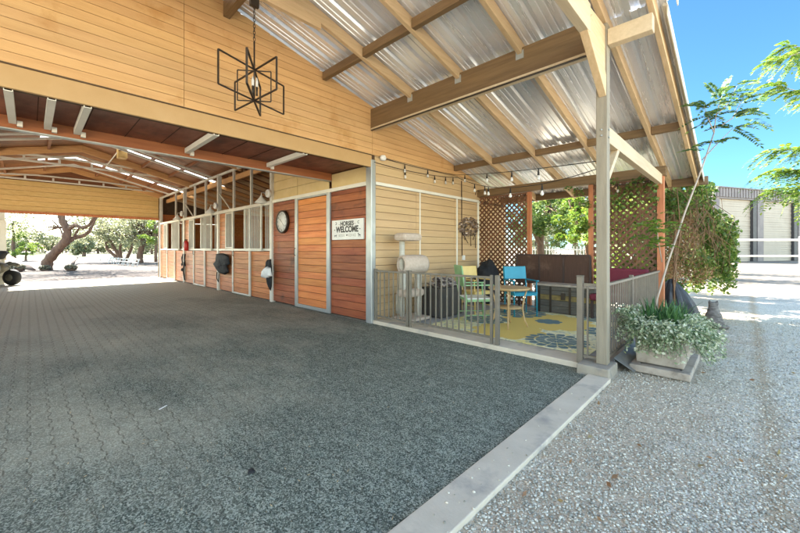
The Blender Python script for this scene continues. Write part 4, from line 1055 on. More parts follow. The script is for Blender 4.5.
for k, (a, b) in enumerate((((183, 254), (182.6, 264)), ((185, 254), (185.4, 266)), ((184, 262), (184.4, 280)))):
    p0, p1 = onY(*a, SY-.06), onY(*b, SY-.06); mid = ((p0[0]+p1[0])/2+.06, SY-.075, (p0[2]+p1[2])/2)
    MB().tube([p0, mid, p1], .022, 6).build('strap', 'rubber', br)
for zz in (.95, .7, .5): MB().ell((Xs(184), SY-.07, zz), (.05, .03, .07), 10, 6, .4, zz).build('buckle', 'rubber', br)
ex = onY(186.3, 252, SY-.1); t = empty('fire_extinguisher', (ex[0], SY-.1, 1.22), 'red fire extinguisher standing on the stall rail', 'fire extinguisher')
MB().lathe((ex[0], SY-.1, 1.24), [(0, 0), (.065, 0), (.075, .02), (.075, .30), (.05, .36), (.025, .38), (.0, .38)], 16).build('cylinder', 'red', t)
MB().box(ex[0]-.02, ex[0]+.02, SY-.16, SY-.06, 1.625, 1.66).build('valve', 'blackmetal', t)
MB().tube([(ex[0]+.02, SY-.13, 1.63), (ex[0]+.08, SY-.17, 1.55), (ex[0]+.07, SY-.17, 1.35)], .010, 6).build('hose', 'rubber', t)
# metal tree wall art
wa = onX(469, 230, GX-.05)
t = empty('wall_art', (wa[0], wa[1], wa[2]), 'bronze metal tree sculpture with leaves on the tan patio wall', 'wall art')
stems = [((465, 240), (464, 222)), ((471, 246), (470, 220)), ((475.5, 248), (475, 222)), ((468, 243), (461, 230)), ((473, 240), (478, 226))]
m = MB(); [m.tube([onX(a[0], a[1], GX-.05), onX((a[0]+b[0])/2, (a[1]+b[1])/2, GX-.06), onX(b[0], b[1], GX-.05)], .008, 5) for a, b in stems]; m.build('stems', 'blackmetal', t)
L = []
for k in range(230):
    a = rng.random()*2*PI; r = math.sqrt(rng.random()); L.append(onX(469+10*r*math.cos(a), 227+9.5*r*math.sin(a)-(0 if abs(math.cos(a)) > .2 else 0), GX-.05-.02*rng.random()))
mt['bronze_leaf'] = M('bronze_leaf_metal', (.5, .40, .32), (.28, .2, .15), rough=.35, bump=0, metal=.7, ns=30, island=.3)
leafmesh('leaves', L, .06+.03*rng.random(len(L)), 'bronze_leaf', t, asp=.6)
# conduit and outlet
cp = onX(462, 258, GX-.03); m = MB(); top = onX(461.5, 181, GX-.03)
t = empty('outlet_box', (cp[0], cp[1], cp[2]), 'white outlet box at the foot of a brown cable on the tan wall', 'outlet')
MB().box(GX-.075, GX-.023, cp[1]-.01, cp[1]+.07, cp[2]-.05, cp[2]+.06).build('cover', 'white', t, bevel=.01)
MB().tube([(GX-.033, cp[1], cp[2]), (GX-.033, top[1], top[2])], .010, 6).build('cable', 'blackmetal', t)
hk = onX(476, 195, GX-.04); MB().tube([(GX-.02, hk[1], hk[2]), (GX-.04, hk[1], hk[2]+.08), (GX-.12, hk[1]-.03, hk[2]+.10), (GX-.16, hk[1]-.05, hk[2]+.05)], .008, 6).build('plant_hook', 'blackmetal', None, label='curved black hook on the tan wall above the sculpture', cat='hook')
# string lights
t = empty('string_lights', (4.6, 6.7, 2.95), 'black string of clear bulbs looping from the tan wall to the porch post', 'string lights')
bulb0 = None
def string(a, b, sag, bulbs, drop=.05):
    global bulb0
    a, b = Vector(a), Vector(b); pts = []
    f_ = lambda s_: a.lerp(b, s_)+Vector((0, 0, -4*sag*s_*(1-s_)))
    MB().tube([f_(i/24) for i in range(25)], .0055, 5).build('wire', 'rubber', t)
    for s_ in bulbs:
        p = f_(s_); 
        sk = MB().tube([(p.x, p.y, p.z), (p.x, p.y, p.z-drop-.04)], [.006, .017], 8).build('socket', 'rubber', t)
        z = p.z-drop-.04
        MB().lathe((p.x, p.y, z), [(.010, .0), (.013, -.01), (.022, -.038), (.023, -.05), (.016, -.066), (.0, -.072)], 12).build('bulb', 'bulb', sk)
hub = onX(457, 175, GX-.06)
pst = (1.13, 4.22, 2.24)
string(hub, pst, .03, (.11, .36, .57, .74)); string((hub[0], hub[1], hub[2]-.05), (1.13, 4.22, 2.16), .22, (.23, .34, .375, .56, .76))
string(onX(383, 158, GX-.06), hub, .03, (.25, .55)); string(onX(374, 162, GX-.05), (hub[0], hub[1], hub[2]-.06), .05, (.32, .68, .83, .94))
string((2.1, 7.50, 2.52), (1.12, 7.50, 2.50), .04, (.42,), .03)
o = MB().lathe(onX(383, 158, GX-.07), [(0, -.05), (.05, -.04), (.06, 0), (.045, .04), (0, .05)], 14).build('flood_light', 'white', None, loc=onX(383, 158, GX-.07), label='small white round flood light on the gable wall above the door post', cat='light')
ps = onX(671.5, 139, 10.0)
# small white lamp under the porch purlin
lp_ = onY(511, 146, 6.60)
MB().lathe(lp_, [(0, -.05), (.04, -.045), (.05, 0), (.03, .05), (0, .06)], 12).build('porch_lamp', 'white', None, loc=lp_, label='small white lamp fixed beside a porch purlin', cat='lamp')
# wooden speaker box hung from the steel frame in the aisle
bb = atF(122, 154, 11.0)
t = empty('hanging_box', bb, 'pale wooden box hung under the aisle roof with a slanting strut', 'box')
MB().box(bb[0]-.14, bb[0]+.14, bb[1]-.12, bb[1]+.12, bb[2]-.14, bb[2]+.16).build('case', 'far_siding', t, bevel=.01)
e = atF(105, 168, 11.0); MB().tube([(bb[0]-.0, bb[1]-.1, bb[2]+.05), e], .015, 6).build('strut', 'steel_w', t)

# ================================================================== PLANTER + PLANTS
t = empty('square_planter', (.65, 4.95, 0), 'weathered square concrete planter at the corner of the porch post', 'planter')
def frustum(m, x0, x1, y0, y1, z0, z1, g):
    vs = [(x0, y0, z0), (x1, y0, z0), (x1, y1, z0), (x0, y1, z0), (x0-g, y0-g, z1), (x1+g, y0-g, z1), (x1+g, y1+g, z1), (x0-g, y1+g, z1)]
    m.add(vs, [(0, 1, 2, 3), (4, 5, 6, 7), (0, 1, 5, 4), (1, 2, 6, 5), (2, 3, 7, 6), (3, 0, 4, 7)])
m = MB(); frustum(m, .45, .86, 4.60, 5.22, .075, .40, .012); m.build('tub', 'planter', t, bevel=.012)
m = MB(); m.box(.385, .90, 4.47, 4.555, 0, .075); m.box(.385, .90, 5.33, 5.42, 0, .075); m.box(.385, .47, 4.557, 5.328, 0, .073); m.box(.82, .90, 4.557, 5.328, 0, .073); m.box(.473, .817, 4.56, 5.32, 0, .066)
m.build('base_slab', 'planter', t, bevel=.010)
# strap-leaved plant
t = empty('strap_leaf_plant', (.65, 5.0, .4), 'dark green strap-leaved plant in the middle of the planter', 'plant')
m = MB()
for k in range(190):
    bx_ = .48+.34*rng.random(); by_ = 4.74+.48*rng.random()
    a = rng.random()*2*PI; Ln = .20+.18*rng.random(); lean = .10+.5*rng.random(); w = .010+.006*rng.random()
    d = Vector((math.cos(a), math.sin(a), 0)); sd = Vector((-d.y, d.x, 0)); pts = []
    for i in range(5):
        s_ = i/4; c = Vector((bx_, by_, .40))+d*(Ln*lean*s_**1.6)+Vector((0, 0, Ln*(s_-.25*lean*s_*s_))); ww = w*(1-s_**2.2)+.0006
        pts += [c-sd*ww, c+sd*ww+d*0.002]
    m.add(pts, [(2*i, 2*i+1, 2*i+3, 2*i+2) for i in range(4)], True)
m.build('leaves', 'leaf_dark', t, keepn=True)
# trailing variegated plant
t = empty('trailing_plant', (.6, 4.8, .4), 'pale variegated trailing plant spilling over the planter sides', 'plant')
m = MB(); L = []; Sz = []
def trail(start, end, sag=.1, n=26, lift=.06):
    a, b = Vector(start), Vector(end); pts = []
    for i in range(9):
        s_ = i/8; p = a.lerp(b, s_)+Vector((rng.normal()*.008, rng.normal()*.008, lift*math.sin(PI*s_))); pts.append(p)
    m.tube(pts, [.004-.0028*i/8 for i in range(9)], 5)
    for k in range(n):
        s_ = rng.random(); i = min(7, int(s_*8)); p = pts[i].lerp(pts[i+1], s_*8-i)
        L.append((p.x+rng.normal()*.018, p.y+rng.normal()*.018, p.z+rng.normal()*.018)); Sz.append(.024+.018*rng.random())
for k in range(150):
    s_ = (.44+.42*rng.random(), 4.58+.16*rng.random(), .40)
    trail(s_, (s_[0]+rng.normal()*.12, 4.50-.12*rng.random(), .20+.26*rng.random()), lift=.10)
for k in range(80):   # along the -X side
    s_ = (.46+.08*rng.random(), 4.6+.6*rng.random(), .40)
    trail(s_, (.30-.16*rng.random(), s_[1]+.12*rng.normal(), .14+.30*rng.random()), lift=.08)
for k in range(60):   # sprawling out to the right
    s_ = (.5, 5.0+.25*rng.random(), .42); e = atF(700+16*rng.random(), 318+30*rng.random(), 4.35+.5*rng.random()); trail(s_, e, lift=.10)
for k in range(60):   # up and out to the left over the railing
    s_ = (.80, 4.62, .42); e = atF(611+30*rng.random(), 305+28*rng.random(), 4.0+.35*rng.random()); trail(s_, e, lift=.08)
for k in range(90):   # mound on top
    s_ = (.46+.4*rng.random(), 4.58+.62*rng.random(), .38); trail(s_, (s_[0]+rng.normal()*.09, s_[1]+rng.normal()*.07-.04, .44+.13*rng.random()), lift=.03)
m.build('stems', 'leaf_dark', t, keepn=True)
leafmesh('leaves', L, Sz, 'leaf_varieg', t, asp=.62)
# slender sapling
def frond(m, base, d, Ln, pairs, ll, lw, droop=.3, up=Vector((0, 0, 1))):
    d = Vector(d).normalized(); base = Vector(base); sd = d.cross(up)
    sd = sd.normalized() if sd.length > 1e-3 else Vector((1, 0, 0)); nrm = sd.cross(d)
    P = [base+d*(Ln*i/10)-Vector((0, 0, droop*Ln*(i/10)**2)) for i in range(11)]
    for i in range(10):
        a, b = P[i], P[i+1]; m.add([a-sd*.0016, a+sd*.0016, b+sd*.0012, b-sd*.0012], [(0, 1, 2, 3)])
    for k in range(pairs):
        s_ = (k+1.2)/(pairs+1)*10; i = min(9, int(s_)); p = P[i].lerp(P[i+1], s_-i); l_ = ll*(1-.45*abs(k/pairs-.4))
        for q in (-1, 1):
            e = (sd*q+d*.55-Vector((0, 0, .15+.2*rng.random()))).normalized(); w = e.cross(nrm+Vector(rng.normal(size=3))*.35).normalized()*lw
            m.add([p, p+e*l_*.45+w, p+e*l_, p+e*l_*.45-w], [(0, 1, 2, 3)])
    e = (P[10]-P[9]).normalized(); w = sd*lw; m.add([P[10], P[10]+e*ll*.4+w, P[10]+e*ll*.8, P[10]+e*ll*.4-w], [(0, 1, 2, 3)])
t = empty('sapling', (*atF(655, 300, 4.1)[:2], .4), 'slender leaning sapling with feathery leaves growing from the planter', 'sapling')
st = MB(); p = [atF(654, 318, 4.05), atF(657, 299, 4.1), atF(668, 262, 4.2), atF(685, 212, 4.3), atF(702, 168, 4.4), atF(714, 133, 4.5)]
st.tube(p, [.012, .0115, .011, .010, .009, .007], 8)
tips = []
for a, b, c in (((714, 133), (716, 115), (722, 96)), ((702, 160), (718, 143), (733, 128)), ((714, 133), (708, 118), (704, 106)), ((722, 125), (733, 118), (742, 100)), ((716, 115), (728, 104), (737, 86))):
    q = [atF(*a, 4.5), atF(*b, 4.5), atF(*c, 4.55)]; st.tube(q, [.007, .005, .003], 6); tips += q[1:]
st2 = [atF(662, 262, 4.2), atF(658, 240, 4.15), atF(657, 226, 4.1)]; st.tube(st2, [.006, .005, .003], 6)
st.build('stem', 'bark_pale', t)
m = MB()
for q in tips:
    for k in range(4):
        a = rng.random()*2*PI; frond(m, q, (math.cos(a), math.sin(a), .25+.3*rng.random()), .22+.16*rng.random(), 11, .068, .015, .45)
for (u, v), (R_, F_, z_) in (((720, 100), (-.3, 0, .6)), ((742, 112), (.9, .1, .2)), ((742, 104), (.9, -.1, .45)), ((716, 120), (-.9, 0, -.1)), ((712, 108), (-.8, .2, .5)), ((733, 128), (.9, 0, -.25)), ((735, 92), (.6, 0, .5)), ((745, 118), (1, .1, 0)), ((705, 150), (-.8, 0, .2)), ((722, 96), (.2, 0, .8))):
    x_, y_, _ = RF(R_, F_); frond(m, atF(u, v, 4.55), (x_, y_, z_), .36, 13, .078, .016, .35)
m3 = MB()
for k in range(34):
    a = rng.random()*2*PI; q = Vector(st2[1+(k % 2)])+Vector(rng.normal(size=3))*.05; frond(m3, q, (math.cos(a), math.sin(a), .3+.5*rng.random()), .17+.14*rng.random(), 8, .055, .014, .5)
m3.build('low_leaves', 'leaf_bright', t, keepn=True)
m.build('leaves', 'leaf_sap', t, keepn=True)
# right-hand feathery tree: trunk stands to the right, outside the frame
t = empty('feathery_tree', RF(9.6, 6.2), 'bright feathery green branches reaching in at the right edge', 'tree')
m = MB(); B0 = Vector(RF(9.6, 6.2)); m.tube([B0, B0+Vector((0, 0, 1.6)), B0+Vector((.1, .1, 3.0)), B0+Vector((0, .2, 4.4))], [.12, .10, .08, .05], 10)
fr = MB()
for (u0, v0), (u1, v1), zz in (((900, 20), (772, 62), 6.0), ((900, 120), (772, 84), 6.0), ((890, 150), (775, 150), 5.8), ((900, 190), (772, 188), 5.8), ((880, 60), (785, 45), 6.3), ((880, 170), (776, 170), 5.5)):
    a, b = Vector(atF(u0, v0, zz+.2)), Vector(atF(u1, v1, zz)); m.tube([B0+Vector((0, 0, min(4.2, max(1.5, a.z-.4)))), a, a.lerp(b, .6), b], [.03, .018, .010, .004], 6)
    for k in range(46):
        s_ = .35+.65*k/45; q = a.lerp(b, s_)
        d = (b-a).normalized()+Vector(rng.normal(size=3))*.45; frond(fr, q, (d.x, d.y, d.z*.6-.05), .30+.15*rng.random(), 13, .085, .017, .55)
m.build('trunk', 'bark_pale', t); fr.build('foliage', 'leaf_bright', t, keepn=True)

# vine over the corner lattice
t = empty('climbing_vine', (.9, 8.2, 0), 'big mass of climbing vine, brown below and green above, past the corner post', 'vine')
L1 = []; L2 = []; tw = MB()
def vpt(c, r, n): return blob(n, c, r, .4)
cl = []
for (u, v, F_, ru, rv, n) in ((675, 205, 6.7, .30, .30, 700), (690, 200, 7.0, .40, .30, 900), (700, 222, 7.1, .42, .40, 1300), (715, 232, 7.3, .42, .40, 1400), (712, 258, 7.2, .45, .36, 1300), (722, 272, 7.3, .28, .18, 450), (690, 262, 7.0, .40, .35, 700), (700, 190, 7.2, .3, .18, 450), (724, 248, 7.4, .25, .35, 600)):
    c = atF(u, v, F_); L1.append(vpt(c, (ru, .38, rv), n))
for k in range(60):
    c = Vector(atF(692+42*rng.random(), 218+66*rng.random(), 6.9+.6*rng.random())); kk = 16
    for j in range(3): L1.append(blob(kk, (c.x+.04*j, c.y, c.z-.09*j), (.09, .09, .07), .2))
for (u, v, F_, ru, rv, n) in ((678, 240, 6.8, .35, .5, 1100), (690, 270, 6.9, .4, .3, 900), (680, 215, 6.8, .3, .35, 500), (672, 270, 6.7, .2, .25, 350)):
    c = atF(u, v, F_); L2.append(vpt(c, (ru, .3, rv), n))
for k in range(240):
    a = Vector(atF(664+46*rng.random(), 185+50*rng.random(), 6.5+.9*rng.random())); b = a+Vector((rng.normal()*.25, rng.normal()*.35, -.5-.6*rng.random()))
    if b.z < .45: b.z = .5
    mid = a.lerp(b, .5)+Vector(rng.normal(size=3))*.14; tw.tube([a, a.lerp(mid, .6)+Vector(rng.normal(size=3))*.04, mid, b], [.006, .005, .004, .002], 4)
for k in range(3):
    x_ = .85+.2*rng.random(); y_ = 7.75+.7*rng.random(); tw.tube([(x_, y_, -.02), (x_+rng.normal()*.08, y_, .8), (x_+rng.normal()*.15, y_+.1, 1.6), (x_, y_+.2, 2.4)], [.012, .010, .008, .006], 6)
tw.build('stems', 'twig', t)
L1 = np.concatenate(L1); L2 = np.concatenate(L2)
leafmesh('green_leaves', L1, .04+.07*rng.random(len(L1))**1.5, 'leaf_vine', t, asp=.6, droop=.5)
leafmesh('dry_leaves', L2, .03+.04*rng.random(len(L2)), 'leaf_dry', t, asp=.5, droop=.5)
# vine tendrils inside the lattice
t = empty('lattice_vine', (1.6, 7.5, 2.3), 'leafy vine threading through the lattice and eave beam inside the patio', 'vine')
L1 = []; L2 = []; tw = MB()
for (u, v, r_, n) in ((615, 198, .12, 60), (628, 190, .14, 70), (640, 183, .15, 80), (650, 187, .12, 60), (618, 206, .1, 40), (604, 190, .1, 40), (578, 192, .10, 50), (568, 189, .07, 30), (586, 205, .10, 60), (588, 225, .08, 50), (632, 200, .12, 50), (652, 200, .10, 50), (612, 182, .1, 30)):
    c = onY(u, v, 7.48); L1.append(blob(int(n*.6), c, (r_*1.3, .08, r_), .3))
for k in range(28):
    a = Vector(onY(608+48*rng.random(), 186+12*rng.random(), 7.56)); b = a+Vector((rng.normal()*.12, 0, -.4-1.1*rng.random())); tw.tube([a, a.lerp(b, .35)+Vector((rng.normal()*.06, -.02, 0)), a.lerp(b, .7)+Vector((rng.normal()*.06, .0, 0)), b], .004, 4)
for k in range(120): L2.append(onY(608+48*rng.random(), 195+80*rng.random(), 7.66+.12*rng.random()))
tw.build('stems', 'twig', t)
L1 = np.concatenate(L1); leafmesh('green_leaves', L1, .045+.035*rng.random(len(L1)), 'leaf_vine', t, asp=.65)
leafmesh('dry_leaves', np.array(L2), .05+.06*rng.random(len(L2)), 'leaf_dry', t, asp=.6)

# covered object in black tarp by the corner post
tc = atF(678, 318, 6.55); 
def rm(a, h): return 1+.10*math.sin(a*9+h*3)+.05*math.sin(a*17+2)
m = MB(); m.lathe((tc[0]+.05, tc[1]+.05, 0), [(.34, .0), (.33, .10), (.28, .30), (.20, .50), (.10, .66), (.04, .74), (.0, .76)], 64, 'z', rm)
m.v = [(x-.10*max(0, z-.1)*-.6, y-.22*max(0, z-.2), z) for x, y, z in m.v]
m.build('tarp_covered_stack', 'tarp', None, loc=(tc[0], tc[1], 0), label='black tarp draped over a heap beside the corner post', cat='tarp')

# cat, sitting with its back to us
cp = Vector(onZ(714, 328, 0)); t0 = cp; fc = Vector(RF(.62, .78)).normalized(); sd = Vector(RF(.78, -.62)).normalized()
t = empty('cat', (t0.x, t0.y, 0), 'grey fluffy cat sitting on the gravel facing away beyond the planter', 'cat')
m = MB(); z = Vector((0, 0, 1))
def E(c, r, n=18): m.ell(c, r, n, 12)
def at_(s_, f_, h_): return t0+sd*s_+fc*f_+z*h_
E(at_(0, .08, .10), (.125, .125, .105)); E(at_(0, .10, .17), (.115, .11, .12)); E(at_(0, .14, .25), (.085, .08, .09)); E(at_(0, .16, .31), (.068, .066, .07))
E(at_(0, .185, .355), (.066, .066, .056)); E(at_(0, .24, .345), (.03, .035, .026))
for q in (-1, 1):
    E(at_(.085*q, .12, .06), (.06, .07, .06)); E(at_(.085*q, .20, .02), (.028, .05, .02)); m.tube([at_(.045*q, .22, .18), at_(.045*q, .24, .08), at_(.045*q, .26, .015)], [.035, .028, .028], 10)
    m.tube([at_(.042*q, .18, .385), at_(.048*q, .18, .415), at_(.052*q, .178, .442)], [.028, .019, .004], 8)
m.tube([at_(.02, -.01, .04), at_(.10, -.03, .035), at_(.17, .05, .03), at_(.19, .15, .025)], [.03, .032, .03, .015], 10)
o = m.build('body', 'cat', t, remesh=.010)
cs = o.modifiers.new('cs', 'SMOOTH'); cs.iterations = 3
for q in (-1, 1): MB().ell(at_(.026*q, .248, .372), (.008, .006, .008), 8, 6).build('eye', 'black', t)

# ================================================================== SHED + WHITE FENCE
A = Vector((31.3, 35.8)); D = Vector((.95, .312)); Nn = Vector((.312, -.95))
def SH(tt, off, zz): q = A+D*tt+Nn*off; return RF(q.x, q.y, zz)
def t_at(u): r = (u-UC)/F0; return (r*A.y-A.x)/(D.x-r*D.y)
t = empty('metal_shed', SH(10, 0, 0), 'large mauve-grey metal shed with tall cream roller doors', 'shed')
def sbox(m, t0, t1, o0, o1, z0, z1):
    vs = [SH(a, b, c) for a in (t0, t1) for b in (o0, o1) for c in (z0, z1)]
    m.add(vs, [(0, 1, 3, 2), (4, 6, 7, 5), (0, 4, 5, 1), (2, 3, 7, 6), (0, 2, 6, 4), (1, 5, 7, 3)])
HT = 7.5; DT = 6.45; T0 = t_at(713); 
m = MB(); sbox(m, T0, 45, -12, -1.2, 0, HT-.3); m.build('wall', 'shed_cream', t)
m = MB(); tt = T0
while tt < 44: sbox(m, tt, tt+.32, -.06, .10, DT+.15, HT); sbox(m, tt+.32, tt+.45, -.06, .05, DT+.15, HT-.01); tt += .45
m.build('fascia_cladding', 'shed', t)
m = MB(); sbox(m, T0-.1, 44, -12, .2, HT, HT+.12); m.build('roof', 'shed', t)
m = MB(); sbox(m, T0, 44, -1.19, .0, DT-.02, DT+.14); m.build('soffit', 'shed', t)
cols = [(T0, t_at(719))]
for (a, b, c, d) in ((719, 753, 757, 763), (763, 794, 798, 804), (804, 833, 837, 842), (842, 869, 873, 879)):
    dr = MB(); ta, tb = t_at(a), t_at(b)
    nsl = 26
    for k in range(nsl): sbox(dr, ta, tb, -.35+.02*(k % 2), -.25+.02*(k % 2), DT*k/nsl, DT*(k+1)/nsl-.01)
    dr.build('roller_door', 'shed_door', t)
    q = MB(); sbox(q, tb, t_at(c), -1.1, .02, 0, DT-.02); q.build('door_reveal', 'shed_reveal_shade', t)  # dark strip paints in the shade of the deep door reveal
    q = MB(); sbox(q, t_at(c), t_at(d), -1.1, .06, 0, DT-.02); q.build('column', 'shed', t)
q = MB(); sbox(q, T0, t_at(719), -1.1, .06, 0, DT-.02); q.build('column', 'shed', t)
# cream lean-to wall seen at the shed's left
m = MB(); sbox(m, T0-3.0, T0-.15, -3, -1.5, 0, 7.0); m.build('side_wall', 'shed_cream', t)
f = empty('pipe_fence', atF(800, 270, 22), 'white pipe fence with two rails in front of the shed', 'fence')
for zz in (1.85, .87):
    MB().tube([RF(18.2, 22, zz), RF(44, 22, zz)], .055, 8).build('rail', 'pipe', f)
for R_ in (18.2, 24.6, 31.0, 37.4): MB().tube([RF(R_, 22, 0), RF(R_, 22, 2.05)], .07, 8).build('post', 'pipe', f)

# ================================================================== BACKGROUND
# leaning mesquite
F1 = 22.2
T = lambda u, v, dF=0: Vector(atF(u, v, F1+dF))
tree('mesquite_tree', T(45.5, 270), [
    ([T(45.5, 271.5), T(47, 262), T(56, 252), T(67, 241), T(67.5, 232), T(64, 222), T(61, 213), T(58, 200), T(60, 180)], .29, .13),
    ([T(66, 244), T(74, 238, .3), T(83, 236, .5), T(89, 232, .6), T(92, 226, .6), T(97, 214, .6)], .14, .06),
    ([T(68, 229), T(75, 225, -.3), T(83, 228, -.4), T(89, 225, -.5), T(94, 217, -.6), T(97, 205, -.6)], .12, .05),
    ([T(67, 238), T(62, 233, .4), T(60, 228, .6)], .08, .03), ([T(74, 238, .3), T(77, 231, .2), T(80, 226)], .08, .03)],
    .2, [(T(60, 175), (4.5, 4.5, 1.5), 60, 70), (T(95, 190), (4.5, 4, 1.5), 60, 70), (T(20, 190), (4.5, 4, 1.4), 50, 70), (T(35, 222, 3), (3.4, 2, 1.0), 26, 40), (T(88, 215, 2), (2.5, 2, .8), 18, 50)],
    'leaf_mesq', .13, 'leaning gnarled mesquite with thick brown trunk behind the barn')
# multi-trunk mesquite and others
F2 = 36.0
T = lambda u, v, dF=0: Vector(atF(u, v, F2+dF))
tree('mesquite_tree', T(121, 262), [
    ([T(121, 262), T(114, 255), T(107, 249), T(106, 243), T(110, 240), T(106, 234)], .17, .07),
    ([T(122, 262), T(117, 252), T(112, 244), T(108, 236), T(104, 230)], .19, .08), ([T(122, 262), T(120, 250), T(121, 240), T(119, 230)], .15, .07),
    ([T(125, 262), T(129, 254), T(132, 246), T(131, 238)], .17, .07)],
    .4, [(T(112, 229), (3.0, 3.5, 1.6), 40, 90), (T(124, 224), (3.5, 3, 1.9), 45, 90), (T(133, 233), (2.4, 2.6, 1.3), 26, 90), (T(104, 222), (2.6, 3, 1.5), 22, 80)],
    'leaf_mesq', .17, 'grey-green mesquite with several forking trunks right of the leaning tree')
T = lambda u, v, dF=0: Vector(atF(u, v, 34+dF))
tree('mesquite_tree', T(139, 263), [([T(139, 264), T(140, 254), T(143, 245), T(142, 234)], .30, .18), ([T(142, 248), T(147, 241), T(151, 234)], .14, .07)],
    .5, [(T(143, 226), (3.2, 3.5, 2.0), 50, 90), (T(155, 232), (2.4, 3, 1.8), 34, 90), (T(150, 218), (3.6, 3, 1.6), 34, 90)],
    'leaf_mesq', .17, 'stout mesquite with a single thick trunk beside the barn jamb')
T = lambda u, v, dF=0: Vector(atF(u, v, 30+dF))
tree('leafy_tree', T(156, 262), [([T(156, 262), T(156, 240), T(155, 225)], .12, .06)], .12, [(T(155, 232), (1.0, 1.2, 1.1), 16, 90)], 'leaf_bright', .15, 'yellow-green young tree just left of the barn jamb')
T = lambda u, v, dF=0: Vector(atF(u, v, 40+dF))
tree('leafy_tree', T(14, 262), [([T(14, 262), T(13, 240), T(13, 222)], .2, .08)], .2, [(T(11, 222), (2.0, 2, 2.0), 30, 90), (T(18, 230), (1.2, 1.4, 1.2), 14, 90)], 'leaf_bright', .17, 'tall bright green tree at the left edge behind the barn')
tree('shrub', T(26, 263), [([T(26, 263), T(26, 256), T(26, 250)], .12, .06)], .12, [(T(26, 247), (1.25, 1.3, .9), 20, 100), (T(20, 252), (.9, 1, .6), 10, 90)], 'leaf_bright', .14, 'rounded yellow-green shrub left of the leaning mesquite', cat='shrub')
# distant tree belt, each its own tree
k = 0
for u, F_, h_, w_ in ((-25, 95, 5.5, 6), (8, 100, 5.0, 5), (32, 88, 6.5, 6), (52, 98, 6.2, 6), (78, 92, 6.6, 6), (84, 62, 3.6, 2.6), (98, 100, 6.5, 6), (118, 105, 5.6, 6), (135, 96, 6.0, 5), (152, 90, 6.6, 6), (168, 104, 6, 6), (-60, 100, 6, 6), (20, 130, 8.5, 8), (66, 130, 8.5, 9), (108, 132, 9, 9), (146, 128, 9, 9)):
    a, b = ray(u); x_, y_ = a*F_, b*F_
    tree('distant_tree', (x_, y_, 0), [([(x_, y_, 0), (x_+.2, y_, h_*.3), (x_, y_+.3, h_*.55)], .28, .12)], .3,
         [((x_, y_, h_*.55), (w_*.62, w_*.6, h_*.44), 44, 60), ((x_+w_*.5, y_-w_*.3, h_*.3), (w_*.6, w_*.4, h_*.28), 26, 60)], 'leaf_far', .42 if F_ > 70 else .3,
         ['hazy grey-green tree in the distant belt beyond the lawn', 'small round tree standing on the far lawn'][1 if F_ < 70 else 0], group='trees beyond the lawn', twigs=False)
    k += 1
# trees and fence seen through the patio opening, right of the barn
sp = ((5.4, 13.2, 4.8, 2.0, 'leaf', 'dark green tree behind the patio opening, left part'), (3.2, 11.5, 4.3, 1.6, 'leaf_bright', 'bright yellow-green tree behind the patio opening'), (7.8, 12.5, 5.0, 2.2, 'leaf', 'deep green tree behind the left lattice panel'),
      (2.0, 13.0, 4.6, 1.8, 'leaf', 'green tree behind the right lattice panel'), (6.2, 19.5, 6.2, 2.8, 'leaf_mesq', 'tall pale tree far behind the patio, nearer the barn'), (3.0, 20.5, 5.2, 2.4, 'leaf_mesq', 'tall pale tree far behind the patio, nearer the shed'), (10.5, 16, 6.0, 3.0, 'leaf', 'large green tree behind the barn corner'),
      (4.2, 25.5, 6, 3, 'leaf', 'distant green tree beyond the white fence, right one'), (9.5, 24, 6, 3, 'leaf', 'distant green tree beyond the white fence, left one'))
for i, (x_, y_, h_, w_, lf, lab) in enumerate(sp):
    tree('garden_tree', (x_, y_, 0), [([(x_, y_, 0), (x_+.15, y_+.1, h_*.35), (x_-.1, y_+.2, h_*.6)], .16, .07), ([(x_+.1, y_, h_*.3), (x_+w_*.4, y_-.2, h_*.65)], .08, .03)], .16,
         [((x_, y_, h_*.66), (w_*.62, w_*.62, h_*.3), 40, 110), ((x_-w_*.3, y_-w_*.25, h_*.48), (w_*.4, w_*.4, h_*.22), 16, 110), ((x_+w_*.4, y_+.1, h_*.5), (w_*.4, w_*.4, h_*.22), 16, 110)],
         lf, .12, lab)
for i, (x_, y_, h_, w_, lf, lab) in enumerate(((6.6, 10.4, 3.0, 1.5, 'leaf', 'broad green shrub directly behind the left lattice panel'), (8.6, 11.2, 3.4, 1.6, 'leaf_bright', 'yellow-green shrub behind the tan wall corner'),
      (2.3, 10.6, 2.9, 1.2, 'leaf_bright', 'yellow-green shrub behind the right lattice panel'), (1.6, 11.8, 3.2, 1.2, 'leaf', 'green shrub behind the corner post lattice'), (7.2, 16.8, 3.2, 2.2, 'leaf_mesq', 'pale grey-green shrub just beyond the white pickets, nearer the barn'), (4.4, 17.2, 2.8, 1.8, 'leaf_mesq', 'pale grey-green shrub just beyond the white pickets, nearer the shed'))):
    tree('garden_shrub', (x_, y_, 0), [([(x_, y_, 0), (x_+.1, y_, h_*.3), (x_, y_+.1, h_*.6)], .06, .03)], .06,
         [((x_, y_, h_*.55), (w_*.6, w_*.5, h_*.42), 40, 120), ((x_+.2, y_, h_*.25), (w_*.6, w_*.4, h_*.25), 20, 120)], lf, .10, lab, cat='shrub', twigs=False)
wf = empty('picket_fence', (5, 15, 0), 'pale metal picket fence seen through the patio opening', 'fence')
for zz in (.25, 1.25): MB().box(1.6, 9.5, 14.99, 15.02, zz, zz+.05).build('rail', 'pipe', wf)
m = MB()
for i in range(66): m.box(1.65+i*.12, 1.68+i*.12, 14.985, 15.005, .1, 1.4)
m.build('pickets', 'pipe', wf, bevel=0)
